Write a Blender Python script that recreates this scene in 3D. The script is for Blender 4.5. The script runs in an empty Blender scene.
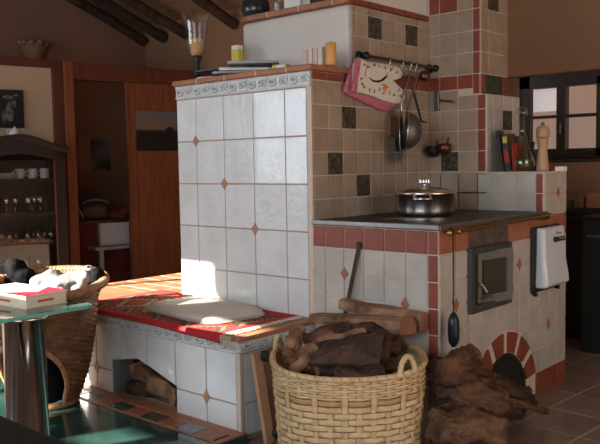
import bpy, bmesh, math, random
from math import sin, cos, pi, radians
from mathutils import Vector as V, Matrix, noise as mnoise
random.seed(7)
S = bpy.context.scene
COL = S.collection

# ------------------------------------------------------------------ camera
FPX = 776.02
PITCH, ROLL, YAW = radians(4.1754), radians(-0.9792), radians(41.5955)
CAM = V((2.44034, -2.84645, 1.22142))
F_ = V((-sin(YAW)*cos(PITCH), cos(YAW)*cos(PITCH), -sin(PITCH)))
R_ = F_.cross(V((0, 0, 1))).normalized()
U_ = R_.cross(F_)
R2 = R_*cos(ROLL) + U_*sin(ROLL)
U2 = -R_*sin(ROLL) + U_*cos(ROLL)
def at(x, y, axis, val):
    """where the sight line of a picture point meets the plane X/Y/Z = val"""
    r = F_ + R2*((x-300)/FPX) + U2*((222-y)/FPX)
    i = 'XYZ'.index(axis)
    return CAM + r*((val-CAM[i])/r[i])
def ats(x, y, s):
    return CAM + (F_ + R2*((x-300)/FPX) + U2*((222-y)/FPX))*s
cd = bpy.data.cameras.new('camera'); co = bpy.data.objects.new('camera', cd); COL.objects.link(co)
cd.sensor_width = 36; cd.lens = FPX*36/600; cd.clip_start = .05
m = Matrix((R2, U2, -F_)).transposed().to_4x4(); m.translation = CAM
co.matrix_world = m
S.camera = co

# ------------------------------------------------------------------ materials
def srgb(h):
    if isinstance(h, str):
        c = [int(h[i:i+2], 16)/255 for i in (0, 2, 4)]
        return [x/12.92 if x <= .04045 else ((x+.055)/1.055)**2.4 for x in c]
    return list(h)
def mat(name, col, rough=.6, metal=0., var=.0, vscale=8., bump=0., bscale=60., col2=None, tint=False, trans=0., ior=1.45, coat=0., emit=None, estr=0., stretch=None, spec=.5, coord='Object', wave=None):
    M = bpy.data.materials.new(name); M.use_nodes = True
    nt = M.node_tree; N = nt.nodes; L = nt.links
    b = N['Principled BSDF']
    col = srgb(col)
    b.inputs['Roughness'].default_value = rough
    b.inputs['Metallic'].default_value = metal
    b.inputs['IOR'].default_value = ior
    b.inputs['Specular IOR Level'].default_value = spec
    b.inputs['Transmission Weight'].default_value = trans
    b.inputs['Coat Weight'].default_value = coat
    if emit:
        b.inputs['Emission Color'].default_value = srgb(emit)+[1]; b.inputs['Emission Strength'].default_value = estr
    tc = N.new('ShaderNodeTexCoord'); mp = N.new('ShaderNodeMapping')
    L.new(tc.outputs[coord], mp.inputs[0])
    if stretch: mp.inputs['Scale'].default_value = stretch
    out = None
    if var or col2:
        nz = N.new('ShaderNodeTexNoise'); nz.inputs['Scale'].default_value = vscale; nz.inputs['Detail'].default_value = 5
        L.new(mp.outputs[0], nz.inputs[0])
        cr = N.new('ShaderNodeValToRGB'); cr.color_ramp.elements[0].position = .35; cr.color_ramp.elements[1].position = .65
        c2 = srgb(col2) if col2 else [c*(1-var) for c in col]
        cr.color_ramp.elements[0].color = c2+[1]; cr.color_ramp.elements[1].color = col+[1]
        L.new(nz.outputs[0], cr.inputs[0]); out = cr.outputs[0]
        if wave:
            wv = N.new('ShaderNodeTexWave'); wv.inputs['Scale'].default_value = wave; wv.inputs['Distortion'].default_value = 3; wv.inputs['Detail'].default_value = 3
            L.new(mp.outputs[0], wv.inputs[0])
            mx = N.new('ShaderNodeMix'); mx.data_type = 'RGBA'; mx.blend_type = 'MULTIPLY'; mx.inputs[0].default_value = .35
            L.new(out, mx.inputs[6]); L.new(wv.outputs[0], mx.inputs[7]); out = mx.outputs[2]
    if tint:
        at_ = N.new('ShaderNodeAttribute'); at_.attribute_name = 'tint'
        mx = N.new('ShaderNodeMix'); mx.data_type = 'RGBA'; mx.blend_type = 'MULTIPLY'; mx.inputs[0].default_value = 1
        if out: L.new(out, mx.inputs[6])
        else: mx.inputs[6].default_value = col+[1]
        L.new(at_.outputs['Color'], mx.inputs[7]); out = mx.outputs[2]
    if out: L.new(out, b.inputs['Base Color'])
    else: b.inputs['Base Color'].default_value = col+[1]
    if bump:
        nb = N.new('ShaderNodeTexNoise'); nb.inputs['Scale'].default_value = bscale; nb.inputs['Detail'].default_value = 4
        L.new(mp.outputs[0], nb.inputs[0])
        bp = N.new('ShaderNodeBump'); bp.inputs['Strength'].default_value = bump; bp.inputs['Distance'].default_value = .01 if bump < .7 else .022
        L.new(nb.outputs[0], bp.inputs['Height']); L.new(bp.outputs[0], b.inputs['Normal'])
    return M
M = {}
M['white_tile'] = mat('white glazed tile', (.68,.69,.69), .22, var=.12, vscale=5, bump=.55, bscale=22, tint=True, coat=.5, col2=(.61,.60,.58))
M['beige_tile'] = mat('beige glazed tile', (.375,.28,.20), .32, bump=.18, bscale=30, tint=True, vscale=9, col2=(.31,.222,.155))  # same tile as the next; darker, warmer tone of shade put into the colour
M['grey_tile'] = mat('grey beige tile', (.48,.435,.39), .35, bump=.18, bscale=30, tint=True, vscale=9, col2=(.41,.365,.32))  # same tile again, with the whiter tone of daylight put into its colour
M['red_tile'] = mat('brick red tile', (.255,.062,.036), .4, bump=.2, bscale=30, tint=True, vscale=12, col2=(.20,.045,.028))
M['orange_tile'] = mat('orange red tile', (.34,.125,.065), .4, bump=.2, bscale=30, tint=True, vscale=12, col2=(.27,.09,.05))
M['diamond'] = mat('terracotta diamond', (.42,.20,.12), .5, var=.2, vscale=20)
M['red_diamond'] = mat('red diamond', (.37,.12,.07), .5, var=.2, vscale=20)
M['grout'] = mat('pinkish grout', (.42,.27,.205), .9, var=.1, vscale=20)
M['grout_light'] = mat('light grout', (.62,.50,.40), .9, var=.1, vscale=20)
M['terracotta'] = mat('terracotta cap', (.40,.155,.075), .5, var=.25, vscale=8, bump=.15)
M['plaster'] = mat('white plaster', (.62,.56,.50), .9, var=.05, vscale=3, bump=.3, bscale=12)
M['bronze'] = mat('dark bronze relief tile', (.12,.095,.06), .45, metal=.3, col2=(.035,.028,.02), vscale=45, bump=.9, bscale=50)
M['green_tile'] = mat('dark green landscape tile', (.05,.07,.045), .4, col2=(.012,.02,.016), vscale=30)
M['relief'] = mat('relief border tile', (.62,.62,.60), .3, tint=False, var=.1, vscale=30)
M['relief_dark'] = mat('relief border shadow glaze', (.26,.26,.26), .4)  # grey shading painted under the relief scrolls; also colours the box emblem
M['soot'] = mat('sooty tile', (.05,.04,.033), .7, col2=(.13,.08,.05), vscale=14, tint=True)
M['steel_dark'] = mat('dark cast iron', (.022,.015,.012), .42, metal=.5, var=.3, vscale=10, bump=.1)
M['steel_frame'] = mat('brushed steel frame', (.30,.29,.28), .38, metal=.9, var=.2, vscale=12)
M['brass'] = mat('aged brass', (.46,.30,.11), .3, metal=1, var=.3, vscale=30)
M['iron'] = mat('black iron', (.02,.02,.021), .45, metal=.5)
M['door_grey'] = mat('grey painted cast iron', (.085,.09,.09), .45, metal=.5, var=.2, vscale=20)
M['door_leaf'] = mat('light grey door leaf', (.23,.24,.235), .4, metal=.5, var=.2, vscale=20)
M['dark_glass'] = mat('dark oven glass', (.03,.035,.025), .06, spec=1.)
M['black'] = mat('black', (.012,.012,.012), .6)
M['black_leather'] = mat('black leather', (.008,.008,.009), .55, bump=.2, bscale=120)
M['enamel'] = mat('white enamel', (.62,.65,.70), .25, coat=.4)
M['chrome'] = mat('chrome', (.75,.75,.75), .12, metal=1)
M['pot_steel'] = mat('polished pot steel', (.82,.77,.70), .2, metal=1)
M['steel'] = mat('steel', (.42,.40,.37), .3, metal=1)
M['dull_steel'] = mat('dull steel', (.16,.15,.14), .45, metal=.8)
M['wood_orange'] = mat('orange pine', (.235,.075,.028), .5, col2=(.17,.048,.018), vscale=5, stretch=(6,6,.7), bump=.1)
M['wood_red'] = mat('reddish timber', (.15,.040,.017), .5, col2=(.095,.025,.011), vscale=6, stretch=(5,5,.8))
M['wood_darkred'] = mat('dark red timber', (.11,.028,.013), .5, col2=(.07,.02,.01), vscale=6)
M['wood_dark'] = mat('dark stained wood', (.020,.010,.007), .6, col2=(.012,.006,.005), vscale=8)
M['rafter'] = mat('dark rafter log', (.07,.036,.020), .8, col2=(.02,.011,.007), vscale=10, bump=.6, bscale=20)
M['ceiling'] = mat('ceiling boards', (.34,.19,.10), .9, col2=(.20,.11,.06), vscale=6, stretch=(1,8,1))
M['wall'] = mat('ochre plaster', (.29,.155,.085), .95, var=.08, vscale=2, bump=.25, bscale=8)
M['wall_back'] = mat('tan plaster', (.25,.13,.08), .95, var=.08, vscale=2, bump=.2, bscale=8)
M['wall_cream'] = mat('cream plaster', (.46,.345,.225), .95, var=.05, vscale=2)
M['marble'] = mat('green marble', (.035,.085,.07), .14, col2=(.012,.04,.034), vscale=4, coat=.4)
M['outside'] = mat('beige outside wall', (.70,.56,.46), .95, var=.1, vscale=1.2)
M['window_wood'] = mat('dark brown window timber', (.032,.019,.013), .45)
M['candle'] = mat('orange candle wax', (.62,.30,.09), .5)
M['candle_cream'] = mat('cream candle wax', (.58,.32,.13), .5)
M['glass'] = mat('clear glass', (.95,.95,.95), .02, trans=1.)
def thin(name, tint, k=.5):
    Mx = bpy.data.materials.new(name); Mx.use_nodes = True; N = Mx.node_tree.nodes; L = Mx.node_tree.links
    N.remove(N['Principled BSDF']); o = N['Material Output']
    tr = N.new('ShaderNodeBsdfTransparent'); tr.inputs[0].default_value = (*tint, 1); gl = N.new('ShaderNodeBsdfGlossy'); gl.inputs['Roughness'].default_value = .04
    lw = N.new('ShaderNodeLayerWeight'); lw.inputs[0].default_value = .35; mm = N.new('ShaderNodeMath'); mm.operation = 'MULTIPLY_ADD'; mm.inputs[1].default_value = k; mm.inputs[2].default_value = .03
    L.new(lw.outputs['Facing'], mm.inputs[0]); mx = N.new('ShaderNodeMixShader'); L.new(mm.outputs[0], mx.inputs[0]); L.new(tr.outputs[0], mx.inputs[1]); L.new(gl.outputs[0], mx.inputs[2]); L.new(mx.outputs[0], o.inputs['Surface'])
    return Mx
M['glass'] = thin('clear thin glass', (.93,.94,.93), .6)
M['cab_glass'] = thin('drinking glass', (.9,.92,.93), .7)
M['cab_glass'].node_tree.nodes['Math'].inputs[2].default_value = .22
M['pane'] = thin('window pane glass', (.93,.94,.93), .08)
M['glass_green'] = mat('green glass slab', (.42,.80,.70), .03, trans=.85)
M['glass_edge'] = mat('green glass edge', (.10,.42,.33), .12, trans=.25)
M['oil'] = mat('olive oil', (.20,.17,.03), .1, trans=.6)
M['black_glass'] = mat('dark green bottle glass', (.015,.022,.018), .12)
M['paper'] = mat('paper', (.72,.70,.66), .8)
M['book_pages'] = mat('book pages', (.72,.62,.45), .85, col2=(.60,.50,.34), vscale=60, stretch=(.3,.3,40))
M['book_red'] = mat('crimson book cover', (.34,.02,.045), .5)
M['red'] = mat('red', (.45,.04,.02), .6)
M['dim_red'] = mat('dark red cloth', (.12,.018,.02), .9, var=.4, vscale=9)
M['yellow'] = mat('yellow card', (.62,.48,.06), .6)
M['candle_white'] = mat('off white card', (.60,.53,.46), .7)
M['pink'] = mat('pink card', (.60,.42,.34), .7)
M['blue'] = mat('dark blue', (.03,.05,.10), .6)
M['pink_cloth'] = mat('pink gingham cloth', (.42,.07,.12), .9, col2=(.55,.22,.25), vscale=90)
M['mitt_cloth'] = mat('cream quilted cloth', (.70,.63,.53), .9, var=.08, vscale=20, bump=.4, bscale=60)
M['orange'] = mat('orange print', (.65,.20,.03), .7)
M['leafgreen'] = mat('green print', (.08,.16,.07), .7)
M['reed'] = mat('pale basket reed', (.66,.48,.27), .6, col2=(.52,.35,.17), vscale=30, bump=.2)
M['reed_dark'] = mat('darker basket band', (.48,.29,.14), .6, col2=(.38,.21,.09), vscale=30)
M['wicker'] = mat('brown wicker', (.25,.105,.045), .5, col2=(.12,.048,.022), vscale=20, bump=.2)
M['wicker_light'] = mat('light brown wicker rim', (.42,.22,.10), .5, col2=(.26,.12,.05), vscale=40, bump=.2)
M['bark'] = mat('dark bark', (.085,.040,.024), .85, col2=(.022,.012,.009), vscale=9, bump=.9, bscale=22)
M['root'] = mat('reddish brown root wood', (.145,.058,.024), .75, col2=(.022,.010,.007), vscale=9, bump=1., bscale=26)
M['splitwood'] = mat('split wood', (.33,.18,.10), .8, col2=(.10,.045,.025), vscale=12, stretch=(1,1,1), bump=.6, bscale=25)
M['rootcut'] = mat('tan root wood', (.175,.085,.04), .8, col2=(.04,.018,.010), vscale=10, bump=1., bscale=24)
M['cutwood'] = mat('cut end wood', (.30,.13,.065), .8, col2=(.20,.08,.04), vscale=14, bump=.4)
M['pinkwood'] = mat('pale plank', (.46,.25,.14), .6, var=.15, vscale=10)
M['cushion'] = mat('cream ticking cushion', (.62,.56,.46), .9, var=.12, vscale=6, bump=.3, bscale=20)
M['jacket'] = mat('light grey jacket', (.22,.217,.21), .85, var=.35, vscale=7, bump=.3, bscale=25)
M['black_cloth'] = mat('black cloth', (.006,.006,.007), .9, spec=.1, bump=.3, bscale=25)
M['mill_wood'] = mat('pepper mill beech', (.46,.27,.14), .4, var=.15, vscale=20, stretch=(1,1,.2))
M['copper'] = mat('tarnished copper', (.18,.075,.05), .35, metal=.9, var=.4, vscale=20)
M['white_china'] = mat('white china', (.62,.60,.56), .3)
M['photo_dark'] = mat('dark photo print', (.015,.014,.014), .5, col2=(.16,.14,.12), vscale=4)
M['fringe'] = mat('cream fringe wool', (.52,.44,.33), .95)
M['box_white'] = mat('white storage box', (.50,.48,.50), .7)
M['card'] = mat('grey board', (.30,.29,.29), .7)

def gradient_mat(name, stops, axis=2, lo=0, hi=1, rough=.5):
    Mx = bpy.data.materials.new(name); Mx.use_nodes = True; N = Mx.node_tree.nodes; L = Mx.node_tree.links
    tc = N.new('ShaderNodeTexCoord'); sp = N.new('ShaderNodeSeparateXYZ'); mr = N.new('ShaderNodeMapRange'); cr = N.new('ShaderNodeValToRGB')
    L.new(tc.outputs['Object'], sp.inputs[0]); L.new(sp.outputs[axis], mr.inputs[0]); L.new(mr.outputs[0], cr.inputs[0])
    mr.inputs[1].default_value = lo; mr.inputs[2].default_value = hi
    e = cr.color_ramp.elements
    e[0].position = stops[0][0]; e[0].color = list(stops[0][1])+[1]; e[1].position = stops[-1][0]; e[1].color = list(stops[-1][1])+[1]
    for p, c in stops[1:-1]:
        q = e.new(p); q.color = list(c)+[1]
    b = N['Principled BSDF']; b.inputs['Roughness'].default_value = rough
    L.new(cr.outputs[0], b.inputs['Base Color'])
    return Mx
def floor_mat():
    Mx = bpy.data.materials.new('terracotta floor tiles'); Mx.use_nodes = True; N = Mx.node_tree.nodes; L = Mx.node_tree.links
    b = N['Principled BSDF']; tc = N.new('ShaderNodeTexCoord'); mp = N.new('ShaderNodeMapping')
    mp.inputs['Rotation'].default_value = (0, 0, radians(4)); mp.inputs['Location'].default_value = (.11, .05, 0)
    br = N.new('ShaderNodeTexBrick'); br.offset = 0; br.inputs['Scale'].default_value = 1
    br.inputs['Brick Width'].default_value = .30; br.inputs['Row Height'].default_value = .30
    br.inputs['Mortar Size'].default_value = .006; br.inputs['Color1'].default_value = (.29, .20, .155, 1)
    br.inputs['Color2'].default_value = (.21, .14, .105, 1); br.inputs['Mortar'].default_value = (.42, .36, .30, 1)
    nz = N.new('ShaderNodeTexNoise'); nz.inputs['Scale'].default_value = 7; nz.inputs['Detail'].default_value = 5
    mx = N.new('ShaderNodeMix'); mx.data_type = 'RGBA'; mx.blend_type = 'OVERLAY'; mx.inputs[0].default_value = .45
    L.new(tc.outputs['Object'], mp.inputs[0]); L.new(mp.outputs[0], br.inputs[0]); L.new(mp.outputs[0], nz.inputs[0])
    L.new(br.outputs[0], mx.inputs[6]); L.new(nz.outputs[0], mx.inputs[7]); L.new(mx.outputs[2], b.inputs['Base Color'])
    bp = N.new('ShaderNodeBump'); bp.inputs['Strength'].default_value = .4; bp.inputs['Distance'].default_value = .005; bp.invert = True
    L.new(br.outputs['Fac'], bp.inputs['Height']); L.new(bp.outputs[0], b.inputs['Normal'])
    b.inputs['Roughness'].default_value = .30
    return Mx
M['floor'] = floor_mat()
def rug_mat():
    Mx = bpy.data.materials.new('red kilim weave'); Mx.use_nodes = True; N = Mx.node_tree.nodes; L = Mx.node_tree.links
    b = N['Principled BSDF']; b.inputs['Roughness'].default_value = .95
    uv = N.new('ShaderNodeUVMap'); uv.uv_map = 'uv'; sp = N.new('ShaderNodeSeparateXYZ'); L.new(uv.outputs[0], sp.inputs[0])
    def mth(op, a, b_=None, c=None):
        n = N.new('ShaderNodeMath'); n.operation = op
        for i, q in enumerate((a, b_, c)):
            if q is None: continue
            if isinstance(q, (int, float)): n.inputs[i].default_value = q
            else: L.new(q, n.inputs[i])
        return n.outputs[0]
    u, v = sp.outputs[0], sp.outputs[1]
    # stepped diamonds in the middle field, u 0..1 long way, v 0..1 across
    pu = mth('PINGPONG', mth('MULTIPLY', u, 5), .5); pv = mth('ABSOLUTE', mth('SUBTRACT', v, .52))
    dd = mth('ADD', mth('SNAP', mth('MULTIPLY', pu, .5), .04), mth('SNAP', pv, .04))
    ramp = N.new('ShaderNodeValToRGB'); ramp.color_ramp.interpolation = 'CONSTANT'; L.new(dd, ramp.inputs[0])
    cols = [(0, (.35,.03,.02)), (.08, (.05,.03,.02)), (.14, (.38,.24,.11)), (.20, (.04,.06,.04)), (.27, (.30,.025,.02)), (.33, (.07,.035,.02)), (.38, (.30,.17,.08)), (.43, (.05,.03,.02)), (.5, (.40,.02,.018))]
    e = ramp.color_ramp.elements; e[0].position = 0; e[0].color = (*cols[0][1], 1); e[1].position = .5; e[1].color = (*cols[-1][1], 1)
    for p, c in cols[1:-1]:
        q = e.new(p); q.color = (*c, 1)
    edge = mth('MINIMUM', mth('MINIMUM', mth('SUBTRACT', 1., u), u), mth('MULTIPLY', mth('MINIMUM', v, mth('SUBTRACT', 1., v)), .5))
    ms = mth('GREATER_THAN', edge, .045)
    mx = N.new('ShaderNodeMix'); mx.data_type = 'RGBA'; L.new(ms, mx.inputs[0]); mx.inputs[6].default_value = (.46, .018, .02, 1); L.new(ramp.outputs[0], mx.inputs[7])
    L.new(mx.outputs[2], b.inputs['Base Color'])
    nb = N.new('ShaderNodeTexNoise'); nb.inputs['Scale'].default_value = 150; bp = N.new('ShaderNodeBump'); bp.inputs['Strength'].default_value = .4; bp.inputs['Distance'].default_value = .004
    L.new(nb.outputs[0], bp.inputs['Height']); L.new(bp.outputs[0], b.inputs['Normal'])
    return Mx
M['rug'] = rug_mat()
M['dusk'] = gradient_mat('dusk landscape print', [(0, (.006,.006,.008)), (.50, (.008,.008,.01)), (.54, (.16,.10,.075)), (.75, (.15,.12,.11)), (1, (.11,.11,.12))])

# ------------------------------------------------------------------ mesh builder
class MB:
    def __init__(s): s.v = []; s.f = []; s.m = []; s.t = []; s.sm = []
    def add(s, vs, fs, mi=0, tint=1., smooth=False):
        o = len(s.v); s.v += [tuple(x) for x in vs]
        for f in fs: s.f.append([i+o for i in f]); s.m.append(mi); s.t.append(tint); s.sm.append(smooth)
        return s
    def box(s, a, b, mi=0, M_=None, tint=1.):
        x0, y0, z0 = [min(a[i], b[i]) for i in range(3)]; x1, y1, z1 = [max(a[i], b[i]) for i in range(3)]
        vs = [V(p) for p in ((x0,y0,z0),(x1,y0,z0),(x1,y1,z0),(x0,y1,z0),(x0,y0,z1),(x1,y0,z1),(x1,y1,z1),(x0,y1,z1))]
        if M_: vs = [M_ @ p for p in vs]
        return s.add(vs, [(0,3,2,1),(4,5,6,7),(0,1,5,4),(1,2,6,5),(2,3,7,6),(3,0,4,7)], mi, tint)
    def prism(s, pts, n, h, mi=0, tint=1.):
        """pts: planar polygon, extruded by n*h"""
        n = V(n)*h; k = len(pts); p0 = [V(p) for p in pts]; p1 = [p+n for p in p0]
        return s.add(p0+p1, [tuple(range(k))[::-1], tuple(range(k, 2*k))]+[(i, (i+1) % k, k+(i+1) % k, k+i) for i in range(k)], mi, tint)
    def tube(s, pts, r, n=10, mi=0, cap=True, closed=False, tint=1., flat=None):
        pts = [V(p) for p in pts]; k = len(pts); rs = r if hasattr(r, '__len__') else [r]*k
        prev = None; vs = []
        for i, p in enumerate(pts):
            a = pts[(i-1) % k] if (closed or i > 0) else p; b = pts[(i+1) % k] if (closed or i < k-1) else p
            t = (b-a).normalized()
            if prev is None: x = t.orthogonal().normalized() if flat is None else (V(flat)-t*V(flat).dot(t)).normalized()
            else:
                q = prev if flat is None else V(flat)
                x = (q-t*q.dot(t)).normalized()
            prev = x; y = t.cross(x)
            for j in range(n):
                A = 2*pi*j/n; rr = rs[i]
                if isinstance(rr, tuple): vs.append(p+x*cos(A)*rr[0]+y*sin(A)*rr[1])
                else: vs.append(p+(x*cos(A)+y*sin(A))*rr)
        fs = []
        for i in range(k if closed else k-1):
            for j in range(n):
                a = i*n+j; b = i*n+(j+1) % n; c = ((i+1) % k)*n+(j+1) % n; d = ((i+1) % k)*n+j
                fs.append((a, b, c, d))
        s.add(vs, fs, mi, tint, True)
        if cap and not closed:
            s.add(vs[:n], [tuple(range(n))[::-1]], mi, tint); s.add(vs[-n:], [tuple(range(n))], mi, tint)
        return s
    def lathe(s, prof, c=(0,0,0), n=28, mi=0, M_=None):
        vs = []; k = len(prof)
        for r, z in prof:
            for j in range(n):
                p = V((max(r, 1e-4)*cos(2*pi*j/n), max(r, 1e-4)*sin(2*pi*j/n), z))
                if M_: p = M_ @ p
                vs.append(p+V(c))
        return s.add(vs, [(i*n+j, i*n+(j+1) % n, (i+1)*n+(j+1) % n, (i+1)*n+j) for i in range(k-1) for j in range(n)], mi, 1., True)
    def ball(s, c, r, mi=0, n=16, M_=None):
        r = r if hasattr(r, '__len__') else (r, r, r); c = V(c)
        k = n//2; vs = []
        for i in range(k+1):
            a = pi*i/k
            for j in range(n):
                b = 2*pi*j/n; p = V((r[0]*max(sin(a), 1e-3)*cos(b), r[1]*max(sin(a), 1e-3)*sin(b), -r[2]*cos(a)))
                if M_: p = M_ @ p
                vs.append(c+p)
        return s.add(vs, [(i*n+j, i*n+(j+1) % n, (i+1)*n+(j+1) % n, (i+1)*n+j) for i in range(k) for j in range(n)], mi, 1., True)
    def build(s, name, mats, parent=None, bevel=0, seg=2, shift=None):
        me = bpy.data.meshes.new(name)
        if not isinstance(mats, (list, tuple)): mats = [mats]
        vv = s.v
        if parent is not None and parent.type == 'EMPTY' or parent is not None:
            inv = world(parent).inverted(); vv = [tuple(inv @ V(p)) for p in s.v]
        me.from_pydata(vv, [], s.f)
        for q in mats: me.materials.append(M[q] if isinstance(q, str) else q)
        me.polygons.foreach_set('material_index', s.m); me.polygons.foreach_set('use_smooth', s.sm)
        if any(abs(t-1) > 1e-6 for t in s.t):
            ca = me.color_attributes.new('tint', 'FLOAT_COLOR', 'CORNER'); i = 0
            for p, t in zip(me.polygons, s.t):
                for _ in p.loop_indices: ca.data[i].color = (t, t, t, 1); i += 1
        else:
            me.color_attributes.new('tint', 'BYTE_COLOR', 'CORNER')
        me.validate(); me.update()
        o = bpy.data.objects.new(name, me); COL.objects.link(o)
        if parent is not None: o.parent = parent
        if bevel:
            bm = o.modifiers.new('b', 'BEVEL'); bm.width = bevel; bm.segments = seg; bm.limit_method = 'ANGLE'; bm.angle_limit = radians(40); bm.harden_normals = False
        return o
def pieces(mb, name, mats, parent, bevel=0):
    """one object for every separate piece collected in mb"""
    par = list(range(len(mb.v)))
    def fd(i):
        while par[i] != i: par[i] = par[par[i]]; i = par[i]
        return i
    for f in mb.f:
        for i in f[1:]: par[fd(i)] = fd(f[0])
    gs = {}
    for k, f in enumerate(mb.f): gs.setdefault(fd(f[0]), []).append(k)
    out = []
    for ks in gs.values():
        q = MB(); mp = {}
        for k in ks:
            for i in mb.f[k]:
                if i not in mp: mp[i] = len(q.v); q.v.append(mb.v[i])
            q.f.append([mp[i] for i in mb.f[k]]); q.m.append(mb.m[k]); q.t.append(mb.t[k]); q.sm.append(mb.sm[k])
        out.append(q.build(name, mats, parent, bevel))
    return out
def world(o):
    m_ = o.matrix_basis.copy(); p = o.parent
    while p is not None: m_ = p.matrix_basis @ m_; p = p.parent
    return m_
def tag(o, label, cat, group=None, kind=None):
    if label: o['label'] = label
    if cat: o['category'] = cat
    if group: o['group'] = group
    if kind: o['kind'] = kind
    return o
def thing(name, label, cat, loc=(0,0,0), group=None):
    o = bpy.data.objects.new(name, None); COL.objects.link(o); o.location = loc; o.empty_display_size = .1
    return tag(o, label, cat, group)
def struct(name, mb, mats, bevel=0, label=None):
    o = mb.build(name, mats, None, bevel); o['kind'] = 'structure'
    if label: o['label'] = label
    return o
def single(name, mb, mats, label, cat, group=None, bevel=0, base=None):
    """one-mesh thing with its origin at its base"""
    o = mb.build(name, mats, None, bevel)
    if base is not None:
        b = V(base); o.data.transform(Matrix.Translation(-b)); o.location = b
    return tag(o, label, cat, group)
def copy_tree(o, parent=None):
    c = o.copy(); COL.objects.link(c)
    if parent: c.parent = parent
    for ch in [x for x in bpy.data.objects if x.parent == o]: copy_tree(ch, c)
    return c

# tiles laid on a face: cells = list of (polygon in (u,v), material index)
def tiles(name, O, U, W, N, cells, mats, parent, gap=.006, th=.006, jit=.07):
    O, U, W, N = V(O), V(U), V(W), V(N); mb = MB(); rnd = random.Random(hash(name) % 1 or len(cells))
    for poly, mi in cells:
        c = [sum(p[i] for p in poly)/len(poly) for i in (0, 1)]
        def inset(p, g):
            d = [p[0]-c[0], p[1]-c[1]]
            return (p[0]-math.copysign(min(g, abs(d[0])*.8), d[0]), p[1]-math.copysign(min(g, abs(d[1])*.8), d[1]))
        a = [inset(p, gap/2) for p in poly]; b = [inset(p, gap/2+.0025) for p in poly]
        P = lambda q, h: O+U*q[0]+W*q[1]+N*h
        k = len(poly); vs = [P(q, -.004) for q in a]+[P(q, th-.002) for q in a]+[P(q, th) for q in b]
        fs = [tuple(range(2*k, 3*k))]+[(r*k+i, r*k+(i+1) % k, (r+1)*k+(i+1) % k, (r+1)*k+i) for r in (0, 1) for i in range(k)]
        t = 1+rnd.uniform(-jit, jit)
        area = sum(poly[i][0]*poly[(i+1) % k][1]-poly[(i+1) % k][0]*poly[i][1] for i in range(k))
        if (U.cross(W).dot(N) > 0) != (area > 0): fs = [f[::-1] for f in fs]
        mb.add(vs, fs, mi, t)
    return mb.build(name, mats, parent)
def rect(u0, u1, v0, v1): return [(u0, v0), (u1, v0), (u1, v1), (u0, v1)]
def diamond(mb, P, U, W, N, ru, rv, mi=0):
    P, U, W, N = V(P), V(U), V(W), V(N)
    pts = [P+U*ru, P+W*rv, P-U*ru, P-W*rv]
    if U.cross(W).dot(N) < 0: pts = pts[::-1]
    mb.prism([p+N*.003 for p in pts], N, .006, mi)

# ------------------------------------------------------------------ dimensions of the stove
T = .115; A = .6985; D = 1.0444; E_ = 1.3255
ZR = .828; TOP = .945
X = V((1, 0, 0)); Y = V((0, 1, 0)); Z = V((0, 0, 1))

# ================================================================== ROOM
YW = 2.75; XR = 4.6; YF = -4.4; slope = math.tan(radians(21.5)); ZE = 2.60
mb = MB(); mb.box((-8.2, YF-.3, -.1), (XR+.2, YW+.5, 0)); struct('floor', mb, 'floor', label='terracotta tiled floor')
# marble platform
mb = MB(); mb.box((-3.4, -1.17, 0), (.035, -.515, .043), 0); o = struct('floor_platform', mb, 'marble', .004, 'green marble floor panel in front of the bench')
mb = MB(); mb.box((-3.4, -.575, .0435), (.035, -.515, .05)); mb.box((-3.4, -.68, .0435), (.035, -.666, .047)); mb.box((-.0, -1.17, .0435), (.035, -.585, .05))
struct('trim_1', mb, 'terracotta', .002, 'terracotta border of the marble platform')
mb = MB(); x = -3.4; i = 0
while x < -.05:
    mb.box((x+.003, -.664, .0435), (x+.127, -.578, .0475), i % 2); x += .13; i += 1
struct('trim_2', mb, ['marble', 'orange_tile'], .001, 'border strip of alternating green and terracotta tiles')
# window wall (right, back) with recess
wx0, wx1 = at(520,150,'Y',YW+.12).x, 1.05
wz0, wz1 = 1.235, 1.86
mb = MB()
rx0 = at(505,76,'Y',YW).x; rz1 = at(560,72,'Y',YW).z; rz0 = at(575,159.5,'Y',YW).z
mb.box((-8, YW, 0), (rx0, YW+.4, 4.8)); mb.box((rx0, YW, rz1), (XR, YW+.4, 4.8)); mb.box((rx0, YW, 0), (XR, YW+.4, rz0)); mb.box((1.3, YW, rz0), (XR, YW+.4, rz1))
struct('wall_back', mb, 'wall', label='ochre plastered wall with a recessed window')
# window_1: frame, sashes, panes
yf = YW+.14
fx0 = at(519,110,'Y',yf).x; fz1 = at(540,80,'Y',yf).z; fz0 = at(575,157,'Y',yf).z
mbf = MB()
def bar(x0, x1, z0, z1, y0=yf, y1=yf+.06): mbf.box((x0, y0, z0), (x1, y1, z1))
px = lambda q, y=110: at(q, y, 'Y', yf).x
pz = lambda q, x=560: at(x, q, 'Y', yf).z
bar(fx0, px(530), fz0-.04, fz1+.05); bar(fx0, 1.25, pz(88, 545), fz1+.05); bar(fx0, 1.25, fz0-.05, pz(149, 545))
bar(px(557), px(566), fz0, fz1, yf-.015); bar(px(596), px(606), fz0, fz1)
bar(px(630), px(645), fz0, fz1)
bar(px(528), px(560), pz(118.5, 545), pz(115.5, 545)); bar(px(563), px(598), pz(116.8, 580), pz(113.5, 580)); bar(px(600), px(640), pz(116.5, 610), pz(113, 610))
w1 = mbf.build('window_1', 'window_wood', None, .004); w1['kind'] = 'structure'; w1['label'] = 'dark brown timber window'
mb = MB(); mb.box((px(526), yf+.03, fz0-.02), (1.2, yf+.034, fz1)); mb.build('window_pane', 'pane', w1)
mb = MB(); c = at(560, 127, 'Y', yf-.03); mb.tube([c+V((0,0,.03)), c-V((0,0,.05))], .008); mb.tube([c+V((0,.03,0)), c], .012); mb.build('window_handle', 'dull_steel', w1)
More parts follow.
